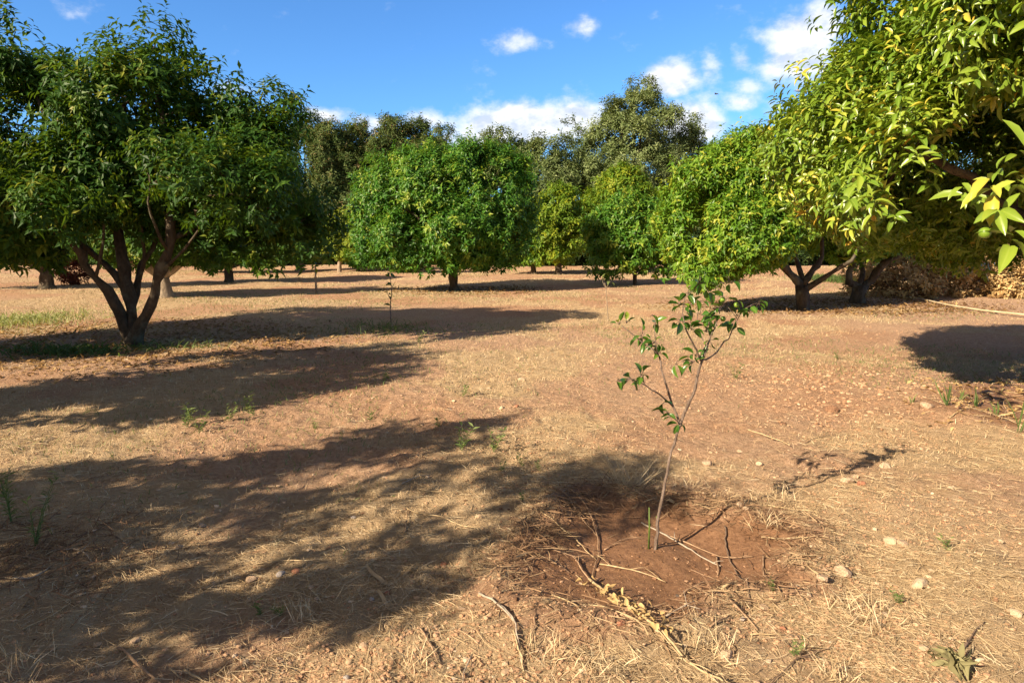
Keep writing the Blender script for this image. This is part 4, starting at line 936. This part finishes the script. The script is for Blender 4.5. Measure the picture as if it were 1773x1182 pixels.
# leafy dry stalk
o_, Pst, ost = twig(zr([(500,585),(560,640),(640,720),(700,790),(760,850),(900,960),(1020,1060),(1190,1182)], R8), .008, 'p', 'long dry stalk with withered pale leaves crossing the near rim of the pit', name='dry_stalk', group=None, lift=.012, branches=6)
n = 90; ii = (len(Pst) * (.06 + .62 * rt.random(n))).astype(int); P = Pst[ii] - ost + np.stack([rt.normal(size=n) * .026, rt.normal(size=n) * .026, .004 + .018 * rt.random(n)], -1)
V, Fc, tone, rbb = leaves(P, rdir(rt, n) * (1, 1, .4), nrm(rdir(rt, n) + (0, 0, .8)),   .014 + .022 * rt.random(n), .008 + .011 * rt.random(n), .3 + .5 * rt.random(n), np.clip(.7 + .25 * rt.random(n), 0, 1), 'near')
obj('withered_leaves', make_mesh('withered_leaves', V, Fc, True, tone, rbb), M_DRYL, o_)
# withered plant, lower right
g = gp(1650, 1130); n = 26
n = 40; P = np.stack([rt.normal(size=n) * .034, rt.normal(size=n) * .034, .01 + .03 * rt.random(n)], -1)
V, Fc, tone, rbb = leaves(P, rdir(rt, n) * (1, 1, .4), nrm(rdir(rt, n) + (0, 0, .8)), .03 + .05 * rt.random(n), .012 + .014 * rt.random(n), .5 + .5 * rt.random(n), np.clip(.3 + .3 * rt.random(n), 0, 1), 'near')
wm_ = MB(); wm_.add(V, Fc, tone)
for p_ in P: wm_.tube(np.array([(0, 0, .012), p_ * .5 + (0, 0, .008), p_]), [.002, .0018, .0012], 4, tone=.2)
M_WITH = leaf_mat('leaf_withered', [(0, (.12, .10, .05)), (.5, (.26, .24, .12)), (1, (.36, .34, .18))], .8, .15, (.3, .28, .1), .2)
tag(obj('withered_plant', wm_.mesh('withered_plant'), M_WITH, loc=(g[0], g[1], hz(*g))), 'pulled out withered plant with curled leaves in the lower right corner', 'withered plant')
# stones
def ico(sub=2):
    import bmesh
    bm = bmesh.new(); bmesh.ops.create_icosphere(bm, subdivisions=sub, radius=1); v = np.array([q.co for q in bm.verts]); f = np.array([[w.index for w in q.verts] for q in bm.faces]); bm.free(); return v, f
I0 = ico(1); I2 = ico(3)
def stone_mesh(seed, angular=.35):
    v, f = I2; rng = np.random.default_rng(seed); V = v.copy()
    for i in range(9):                                # chop flat faces
        d = rdir(rng, 1)[0]; c = .62 + .25 * rng.random(); h = V @ d; V = V - np.maximum(h - c, 0)[:, None] * d
    V *= 1 + .10 * (vnoise(v * 2.2 + seed, seed)[:, None] - .5) + .04 * (vnoise(v * 7 + seed, seed + 1)[:, None] - .5)
    V[:, 2] = V[:, 2] * .62; V[:, 1] *= .8 + .2 * rng.random()
    return make_mesh('stone', V, [f], False)
SM = {'t': simple_mat('stone_tan', [(.3, (.36, .24, .15)), (.7, (.56, .42, .29))], .85, 4, .4, .05), 'g': simple_mat('stone_grey', [(.3, (.28, .24, .21)), (.7, (.45, .40, .36))], .8, 4, .3, .05),
      'r': simple_mat('stone_red', [(.3, (.30, .13, .075)), (.7, (.46, .22, .13))], .9, 4, .4, .05), 'w': simple_mat('stone_white', [(.3, (.42, .31, .20)), (.7, (.58, .45, .31))], .8, 4, .3, .05),
      's': simple_mat('soil_lump', [(.3, (.22, .11, .06)), (.7, (.42, .24, .14))], .95, 5, .6, .08)}
smeshes = {k: [stone_mesh(900 + i * 7 + ord(k)) for i in range(3)] for k in SM}
STONES = [
 ((255,590), R3, 26, 'g', 'round grey stone, middle of the row of three in the lower left shade'), ((330,578), R3, 26, 'r', 'brick red angular stone, right of the row of three'), ((105,590), R3, 32, 't', 'tan flat stone, left of the row of three'),
 ((1085,538), R3, 20, 'r', 'squarish red stone in the shade left of the pit'), ((675,960), R3, 28, 't', 'tan oval stone in the sun below the bent reed blade'), ((720,725), R3, 18, 'g', 'grey stone between the two reed blades'),
 ((590,1130), R3, 22, 'g', 'grey upright stone at the bottom edge'), ((245,1015), R3, 20, 't', 'tan stone in the sunlit soil lower left'), ((145,735), R3, 20, 'r', 'reddish stone above the feathery weeds'), ((443,568), R3, 9, 'w', 'tiny white pebble right of the brick red stone'),
 ((395,722), R3, 14, 't', 'small tan stone at the shade edge, left of its pair'), ((437,720), R3, 16, 't', 'small tan stone at the shade edge, right of its pair'), ((800,690), R3, 18, 'r', 'reddish flat stone under the curved pale blade'), ((725,935), R3, 14, 't', 'small stone touching the tan oval stone'),
 ((625,298), R3, 16, 'g', 'dark grey stone in the middle shade'), ((1305,452), R3, 13, 't', 'tan pebble in the shade left of the pit'), ((30,575), R3, 14, 't', 'tan pebble left of the tan flat stone'), ((1140,1140), R3, 16, 'g', 'grey stone in the bottom shade streak'), ((1265,1165), R3, 18, 't', 'tan stone cut by the bottom edge'),
 ((455,838), R8, 17, 'w', 'white stone below the left rim of the pit'), ((665,892), R8, 26, 'r', 'round reddish stone left of the dry stalk'), ((1400,740), R8, 30, 't', 'upright tan stone on the right rim of the pit'), ((1205,995), R8, 42, 't', 'big pale tan stone right of the dry stalk'),
 ((1375,52), R8, 20, 'w', 'pale stone within the sapling shadow'), ((1105,40), R8, 28, 't', 'pale flat stone right of the sapling stem'), ((852,158), R8, 20, 'w', 'white rounded stone touching the sapling stem'), ((730,182), R8, 18, 't', 'tan stone in the dry grass left of the stem'),
 ((1500,852), R8, 16, 'r', 'red pebble right of the pale straight stem'), ((1275,275), R8, 22, 't', 'tan stone at the far right rim of the pit'), ((1305,292), R8, 16, 't', 'smaller stone touching the tan one at the far right rim'), ((1290,805), R8, 18, 'g', 'grey stone behind the lower right rim stick'),
 ((740,1040), R8, 12, 't', 'small pebble below the dry stalk leaves'), ((250,1000), R8, 20, 't', 'pale lump of stone left of the dry stalk end'), ((1015,870), R8, 10, 's', 'soil crumb on the near mud'), ((960,657), R8, 13, 'd2', 'dark pebble touching the thick stick on the mud'), ((1072,560), R8, 10, 's', 'small soil crumb on the smooth mud'),
 ((720,330), R4, 26, 't', 'large tan stone, biggest of the three right of the sapling shadow'), ((780,350), R4, 20, 'r', 'reddish stone right of the large tan one'), ((755,305), R4, 14, 't', 'small stone behind the large tan one'), ((880,262), R4, 24, 'w', 'pale flat stone beyond the three stones'),
 ((265,190), R4, 12, 'w', 'small white stone behind the sapling shadow'), ((905,575), R4, 26, 'w', 'white elongated stone in the open soil at right'), ((955,590), R4, 20, 't', 'tan stone touching the white elongated one'), ((1030,735), R4, 34, 'w', 'pale double lump of stone right of the pale dry tuft'),
 ((700,690), R4, 36, 't', 'large sunlit tan stone with shaded right end'), ((615,735), R4, 26, 't', 'flat pinkish stone left of the large sunlit one'), ((1050,1000), R4, 20, 't', 'orange tan stone in the lower right'), ((1190,1140), R4, 38, 't', 'big flat tan stone at the lower right edge'), ((1055,52), R4, 26, 't', 'tan stone beside the wet soil at right'),
 ((655,35), R4, 26, 's', 'soil clod on the crumbly ground upper right'), ((1440,865), R4, 22, 'w', 'white splinter of stone at the right edge'), ((560,785), R4, 14, 't', 'tan pebble right of the upright rim stone'), ((760,865), R4, 18, 't', 'tan stone under the pale dry tuft'), ((1078,680), R4, 13, 'w', 'small white stone above the double lump'),
 ((715,1070), R4, 17, 't', 'tan stone right of the bottom green weed'), ((715,1108), R4, 9, 'w', 'white pebble below the tan stone near the bottom'), ((1370,590), R4, 12, 'w', 'small pale stone far right in the open soil'), ((450,85), R4, 14, 's', 'crumbly clod behind the split cane'),
 ((1485,460), (400,500,2.955), 18, 'w', 'pale stone standing alone in the middle of the clearing'), ((1320,515), (400,500,2.955), 12, 't', 'small stone left of the lone pale one'), ((1385,607), (400,500,2.955), 18, 'w', 'flat pale stone below the lone pale one'), ((1460,607), (400,500,2.955), 15, 'r', 'reddish stone right of the flat pale one'),
 ((1140,578), (400,500,2.955), 12, 'w', 'small pale stone beside the green weed clump'), ((1525,522), (400,500,2.955), 15, 's', 'dark soil clod right of the lone pale stone'), ((845,510), R2, 22, 't', 'tan stone alone in the left shade'), ((1010,518), R2, 10, 't', 'small pebble right of the lone tan stone in the left shade'),
 ((638,935), R2, 24, 't', 'tan rounded stone in the lower left sun'), ((955,398), R2, 19, 't', 'tan flat stone at the upper side of the left shade'), ((722,1150), R2, 17, 'w', 'white round stone touching the thick brown stick'),
]
SM['d2'] = simple_mat('stone_dark', [(.3, (.07, .05, .04)), (.7, (.13, .10, .08))], .7, 4, .3, .05); smeshes['d2'] = [stone_mesh(77)]
for i, (p, reg, r, m, lab) in enumerate(STONES):
    q = zr([p], reg)[0]; g = gp(*q); s = r / reg[2] * math.hypot(*g) / FPX * 1.05
    ms = smeshes[m]; base_me = ms[i % len(ms)]
    o = obj('stone', base_me, SM[m], loc=(g[0], g[1], hz(*g) + s * .22)); o.scale = (s, s, s); o.rotation_euler = (rt.normal() * .2, rt.normal() * .2, rt.random() * 6.28)
    tag(o, lab, 'stone', 'stones lying on the orchard soil')

# pale cane lying at the right and pile of dry branches
pl = np.array([(*gp(1588,519), .05), (*gp(1640,531), .05), (*gp(1700,541), .05), (*gp(1773,550), .06), (*gp(1900,566), .06)]); org = pl[0].copy()
mb = MB(); q = resample(pl, .25); mb.tube(q - org, np.linspace(.014, .022, len(q)) , 9, rt, .05)
tag(obj('cane', mb.mesh('cane'), simple_mat('cane', [(.3, (.42, .33, .20)), (.7, (.66, .56, .38))], .7, 5, .3, .01, .4), loc=tuple(org)), 'long pale cane lying on the ground at the right edge', 'cane')
rp = np.random.default_rng(66)
bp = np.array((12.2, 18.6, 0.))
pile = empty('brush_pile', tuple(bp), 'long heap of dried cut branches with tan leaves under the right canopy', 'brush pile')
lo = [(9.9,17.8,.25,1.0,.9,.5),(11.0,18.2,.38,1.3,1.0,.62),(12.4,18.6,.42,1.4,1.1,.78),(14.0,18.6,.5,1.7,1.2,.9),(16.0,18.4,.5,1.8,1.2,.9),(13.0,17.6,.25,1.4,.7,.5),(18.2,18.4,.5,1.8,1.3,.9)]
P, O, ct, C, Oc = crown_shoots(rp, lo, 700, 12, .22, .4, .35, .02, 0, 3)
V, Fc, tone, rbb = crown_mesh(rp, P, O, ct, 6, .11, .5, 'mid', .12, .3, .8, .75, .1, bp)
obj('dry_leaves', make_mesh('dry_leaves', V, Fc, False, tone, rbb), M_DRYL, pile)
mb = MB()
for i in range(260):
    c = C[rp.integers(len(C))] * (1, 1, .8); d = rdir(rp, 1)[0] * (1, .7, .35) * (.3 + .5 * rp.random()); a_ = c - d; b_ = c + d; a_[2] = max(a_[2], .03)
    mb.tube(np.array([a_, (a_ + b_) / 2 + (0, 0, .06), b_]) - bp, [.014, .010, .004], 5, rp, .2)
obj('branches', mb.mesh('branches'), B_DARK, pile)
# bird
bb = MB(); bz_ = at(1240, 163, 60)
def wing(s): return np.array([(0,0,0),(s*.22,.06,.07),(s*.50,0,.02),(s*.20,-.09,.05),(0,0,-.02),(s*.22,.05,.05),(s*.2,-.07,.03)])
bb.tube(np.array([(0,-.2,0),(0,-.12,.0),(0,0,0),(0,.12,.01),(0,.17,.01)]), [.01,.035,.05,.03,.008], 8)
root = empty('bird', tuple(bz_), 'small dark bird gliding in the sky right of the tallest tree', 'bird'); root.rotation_euler = (0, 0, .9)
M_BIRD = simple_mat('bird_dark', [(.3, (.02, .02, .022)), (.7, (.04, .04, .045))], .7, 20, 0)
obj('body', bb.mesh('body'), M_BIRD, root)
for s in (-1, 1):
    V = wing(s); Fw = np.array([(0,1,3),(1,2,3)] + [(4,6,5),(5,6,2)]); obj('wing', make_mesh('wing', V, [Fw]), M_BIRD, root)

# ------------------------------------------------------------------ ground cover that nobody could count
def scatter(rng, n, dmin, dmax, half=.86, p=1.0, xr=None):
    """points in the wedge before the viewer, denser close by"""
    u = rng.random(n)
    d = (dmin ** (1 - p) + u * (dmax ** (1 - p) - dmin ** (1 - p))) ** (1 / (1 - p)) if p != 1 else dmin * (dmax / dmin) ** u
    xx = (rng.random(n) * 2 - 1) * half * (d + .8)
    return xx, d
rg = np.random.default_rng(2024)
def strips(x, y, L, W, ang, lift, tilt, curve, tone, name, mat, seg=3):
    n = len(x); t = np.linspace(0, 1, seg + 1); z0 = height(x, y)
    dirx = np.cos(ang); diry = np.sin(ang)
    T = t[None, :] - .0
    bx = x[:, None] + dirx[:, None] * L[:, None] * np.cos(tilt)[:, None] * T - diry[:, None] * curve[:, None] * L[:, None] * T * T
    by = y[:, None] + diry[:, None] * L[:, None] * np.cos(tilt)[:, None] * T + dirx[:, None] * curve[:, None] * L[:, None] * T * T
    bz = z0[:, None] + lift[:, None] + np.sin(tilt)[:, None] * L[:, None] * (T - .35 * T * T * np.sign(tilt)[:, None])
    w = W[:, None] * np.array([1, .95, .8, .25] if seg == 3 else [1, .8, .2])[None, :] * .5
    roll = (rg.random(n) - .5) * 2.2
    sx_ = -diry * np.cos(roll); sy_ = dirx * np.cos(roll); sz_ = np.sin(roll)
    A = np.stack([bx - sx_[:, None] * w, by - sy_[:, None] * w, bz - sz_[:, None] * w], -1); B = np.stack([bx + sx_[:, None] * w, by + sy_[:, None] * w, bz + sz_[:, None] * w], -1)
    V = np.stack([A, B], 2).reshape(n, -1, 3); k = V.shape[1]
    f = np.array([(2 * i, 2 * i + 1, 2 * i + 3, 2 * i + 2) for i in range(seg)])
    F = (f[None] + (np.arange(n) * k)[:, None, None]).reshape(-1, 4)
    me = make_mesh(name, V.reshape(-1, 3), [F], False, tone=np.repeat(tone, k))
    return obj(name, me, mat)
# lying straw
x, y = scatter(rg, 300000, 1.9, 26, p=1.3)
keep = rg.random(len(x)) < (.08 + .70 * straw_mask(x, y) * (.3 + 1.1 * sstep(.35, .7, vnoise(np.stack([x, y], -1) / .33, 91)))) * (1 - .93 * wet_mask(x, y)); x = x[keep]; y = y[keep]; n = len(x)
L = .02 + .085 * rg.random(n) ** 2.2 + .004 * y; W = (.0009 + .0013 * rg.random(n) ** 2) * (1 + .11 * y)
tag(strips(x, y, L, W, rg.random(n) * 6.28, .002 + .010 * rg.random(n), rg.normal(size=n) * .13, rg.normal(size=n) * .25, np.clip(.45 + rg.normal(size=n) * .25, 0, 1), 'straw_litter', M_STRAW),
    'short dry straw covering the soil', 'straw', kind='stuff')
# upright stubble and dry grass
x, y = scatter(rg, 210000, 2.4, 36, p=.8)
dens_ = straw_mask(x, y) * sstep(2, 9, y) + .10
keep = rg.random(len(x)) < dens_ * (1 - wet_mask(x, y)); x = x[keep]; y = y[keep]; n = len(x)
hh = .02 + .055 * rg.random(n) ** 1.5 + .0012 * y; W = .0018 + .00042 * y
tag(strips(x, y, hh, W, rg.random(n) * 6.28, np.zeros(n) - .003, 1.25 + rg.normal(size=n) * .35, rg.normal(size=n) * .2, np.clip(.35 + rg.normal(size=n) * .25, 0, 1), 'dry_grass', M_STRAW, seg=2),
    'dry upright stubble between the trees', 'dry grass', kind='stuff')
# faint green regrowth
x, y = scatter(rg, 60000, 3.0, 34, p=.8)
gm_ = sstep(.58, .78, vnoise(np.stack([x, y], -1) / 1.9, 55)) * sstep(3, 7, y)
gm_ = np.maximum(gm_ * .8, np.exp(-(((x + 1.4) / 1.9) ** 2 + ((y - 8.2) / 2.6) ** 2)) * .35)
keep = rg.random(len(x)) < gm_ * (1 - wet_mask(x, y)); x = x[keep]; y = y[keep]; n = len(x)
tag(strips(x, y, .025 + .05 * rg.random(n) + .001 * y, .003 + .0005 * y, rg.random(n) * 6.28, np.zeros(n), 1.0 + rg.normal(size=n) * .4, rg.normal(size=n) * .3, np.clip(.5 + rg.normal(size=n) * .25, 0, 1), 'sparse_weeds', M_WEED, seg=2),
    'sparse low green weeds sprouting in the stubble', 'weeds', kind='stuff')
# crumbs of soil and gravel
def lumps(n, x, y, s, name, mat, label, cat, sub=0):
    v, f = I0 if sub else ico(1)
    k = len(v); sc = s[:, None, None] * np.stack([1 + .5 * rg.random(n), .7 + .5 * rg.random(n), .35 + .4 * rg.random(n)], -1)[:, None, :]
    V = (v[None] * (1 + .5 * (rg.random((n, k, 1)) - .5)) + .22 * (rg.random((n, k, 3)) - .5)) * sc
    a = rg.random(n) * 6.28; c = np.cos(a)[:, None]; si = np.sin(a)[:, None]
    V = np.stack([V[..., 0] * c - V[..., 1] * si, V[..., 0] * si + V[..., 1] * c, V[..., 2]], -1)
    z = height(x, y); V += np.stack([x, y, z + s * .25], -1)[:, None, :]
    F = (f[None] + (np.arange(n) * k)[:, None, None]).reshape(-1, 3)
    me = make_mesh(name, V.reshape(-1, 3), [F], False, tone=np.repeat(rg.random(n), k)); return tag(obj(name, me, mat), label, cat, kind='stuff')
M_CRUMB = simple_mat('soil_crumbs', [(0, (.33, .19, .11)), (.5, (.48, .295, .175)), (1, (.57, .37, .235))], .95, 30, 0, .01, .15, use_tone=True)
x, y = scatter(rg, 90000, 1.9, 14, p=1.4)
cm = .12 + .88 * sstep(.45, .7, vnoise(np.stack([x, y], -1) / .7, 61)); cm = np.maximum(cm, np.exp(-(((x - 3.2) / 1.7) ** 2 + ((y - 6.8) / 1.8) ** 2)))
keep = rg.random(len(x)) < cm * (1 - .9 * wet_mask(x, y)); x = x[keep]; y = y[keep]; n = len(x)
bare = np.exp(-(((x - 3.2) / 1.6) ** 2 + ((y - 6.8) / 1.7) ** 2))
s = (.0022 + .0075 * rg.random(n) ** 4) * (1 + .03 * y) + bare * .024 * rg.random(n) ** 6
lumps(n, x, y, s, 'soil_crumbs', M_CRUMB, 'loose crumbs of red soil', 'soil crumbs')
M_GRAV = simple_mat('gravel', [(0, (.36, .23, .14)), (.6, (.50, .36, .23)), (1, (.64, .52, .38))], .85, 30, 0, .01, .25, use_tone=True)
x, y = scatter(rg, 1800, 1.9, 14, p=1.3); keep = wet_mask(x, y) < .5; x = x[keep]; y = y[keep]; n = len(x)
lumps(n, x, y, .004 + .010 * rg.random(n) ** 3 * (1 + .05 * y), 'gravel', M_GRAV, 'scattered pale gravel', 'gravel')
x = PIT[0] + rg.normal(size=1500) * .5; y = PIT[1] + rg.normal(size=1500) * .5
lumps(1500, x, y, .002 + .008 * rg.random(1500) ** 4, 'mud_crumbs', simple_mat('mud_crumbs', [(0, (.13, .068, .036)), (1, (.27, .15, .085))], .85, 30, 0, .01, .25, use_tone=True), 'damp brown crumbs in the planting pit', 'soil crumbs')
# fallen leaves under the trees
def litter(cx, cy, rx, ry, n, L, name, label, mat=M_DRYL, mu=.35, tilt=.4):
    a = rg.random(n) * 6.28; r = np.sqrt(rg.random(n)) * (1 + .15 * rg.normal(size=n)); x = cx + rx * r * np.cos(a); y = cy + ry * r * np.sin(a)
    P = np.stack([x, y, height(x, y) + .006 + .02 * rg.random(n)], -1); D = nrm(rdir(rg, n) * (1, 1, .25)); Nn = nrm(rdir(rg, n) * tilt + (0, 0, 1))
    Lm = L * (.5 + .6 * rg.random(n)); V, Fc, t, rb = leaves(P, D, Nn, Lm, Lm * .42, .5 * rg.random(n), np.clip(mu + rg.normal(size=n) * .25, 0, 1), 'mid')
    return tag(obj(name, make_mesh(name, V, Fc, False, t, rb), mat), label, 'leaf litter', kind='stuff')
litter(b1[0] - .6, b1[1] + .1, 3.6, 2.6, 5200, .10, 'leaf_litter', 'dry fallen leaves under the big left tree')
litter(b12[0] + 1.0, b12[1] + .8, 3.6, 1.9, 4200, .11, 'leaf_litter', 'dry fallen leaves under the right hand trees', mu=.2)
litter(5.6, 5.7, 1.9, 1.4, 1500, .09, 'leaf_litter', 'dry fallen leaves on the wet soil under the near tree', mu=.6)
litter(b8[0] + .3, b8[1] + .2, 2.4, 1.6, 1500, .12, 'leaf_litter', 'dry fallen leaves round the centre trunk', mu=.2)
# dead fine twigs tangled round the pit
def tangle(n, fn, L, W, label, tone):
    x, y = fn(n); n = len(x)
    return tag(strips(x, y, L * (.4 + .9 * rg.random(n)), W * (.6 + .8 * rg.random(n)), rg.random(n) * 6.28, .004 + .02 * rg.random(n), rg.normal(size=n) * .22, rg.normal(size=n) * .35, np.clip(tone + rg.normal(size=n) * .2, 0, 1), 'twig_litter', M_LIT), label, 'twig litter', kind='stuff')
M_LIT = simple_mat('twig_litter', [(0, (.13, .075, .045)), (.5, (.28, .175, .10)), (1, (.50, .38, .22))], .85, 30, 0, .01, .2, use_tone=True)
def rim(n):
    a = rg.random(n) * 6.28; w = 1 + .16 * np.sin(2 * a + .6) + .12 * np.sin(3 * a + 2); r = (1.02 + .14 * rg.normal(size=n)) * w
    far_ = rg.random(n) < (.35 + .65 * (np.sin(a - .1) > -.35)); a = a[far_]; r = r[far_]
    return PIT[0] + PIT[2] * r * np.cos(a), PIT[1] + PIT[3] * r * np.sin(a)
tangle(3600, rim, .10, .0042, 'fine dead twigs tangled round the rim of the wet pit', .4)
def leftpile(n): c = gp(60, 960); return c[0] + rg.normal(size=n) * .35, c[1] + rg.normal(size=n) * .28
tangle(800, leftpile, .16, .005, 'dead stems heaped at the left edge of the foreground', .25)
def rightp(n): return 4.9 + rg.normal(size=n) * .7, 5.4 + rg.normal(size=n) * .4
tangle(500, rightp, .16, .006, 'dead stems on the wet soil at the right', .8)
# leafy green ground weeds round the left tree foot, pale weeds at the left edge, green grass behind right
def clumpweed(cx, cy, sx_, sy_, n, L, W, mat, name, label, mu, tl=.9):
    x = cx + rg.normal(size=n) * sx_; y = cy + rg.normal(size=n) * sy_
    o = strips(x, y, L * (.4 + .9 * rg.random(n)), np.full(n, W), rg.random(n) * 6.28, np.zeros(n), tl + rg.normal(size=n) * .4, rg.normal(size=n) * .3, np.clip(mu + rg.normal(size=n) * .2, 0, 1), name, mat)
    return tag(o, label, 'weeds', kind='stuff')
c = gp(115, 605); clumpweed(c[0], c[1], .42, .22, 800, .16, .018, M_WEED, 'leafy_weeds', 'leafy green weeds left of the big left tree foot', .05, .7)
c = gp(300, 600); clumpweed(c[0], c[1], .38, .12, 160, .2, .012, M_WEED, 'leafy_weeds', 'thin green weeds right of the big left tree foot', .3, .7)
c = gp(25, 555); clumpweed(c[0], c[1], .55, .7, 1500, .16, .016, M_WEED, 'pale_weeds', 'pale sunlit weeds at the left edge', .95, 1.1)
c = gp(1445, 486); clumpweed(c[0], c[1], .5, .8, 1400, .3, .02, M_WEED, 'green_grass', 'patch of fresh green grass behind the forked trunks', .1, 1.2)
c = gp(668, 572); clumpweed(c[0], c[1], .42, .25, 260, .22, .010, M_WEED, 'leafy_weeds', 'green weeds round the foot of the leafy young tree', .3, .9)
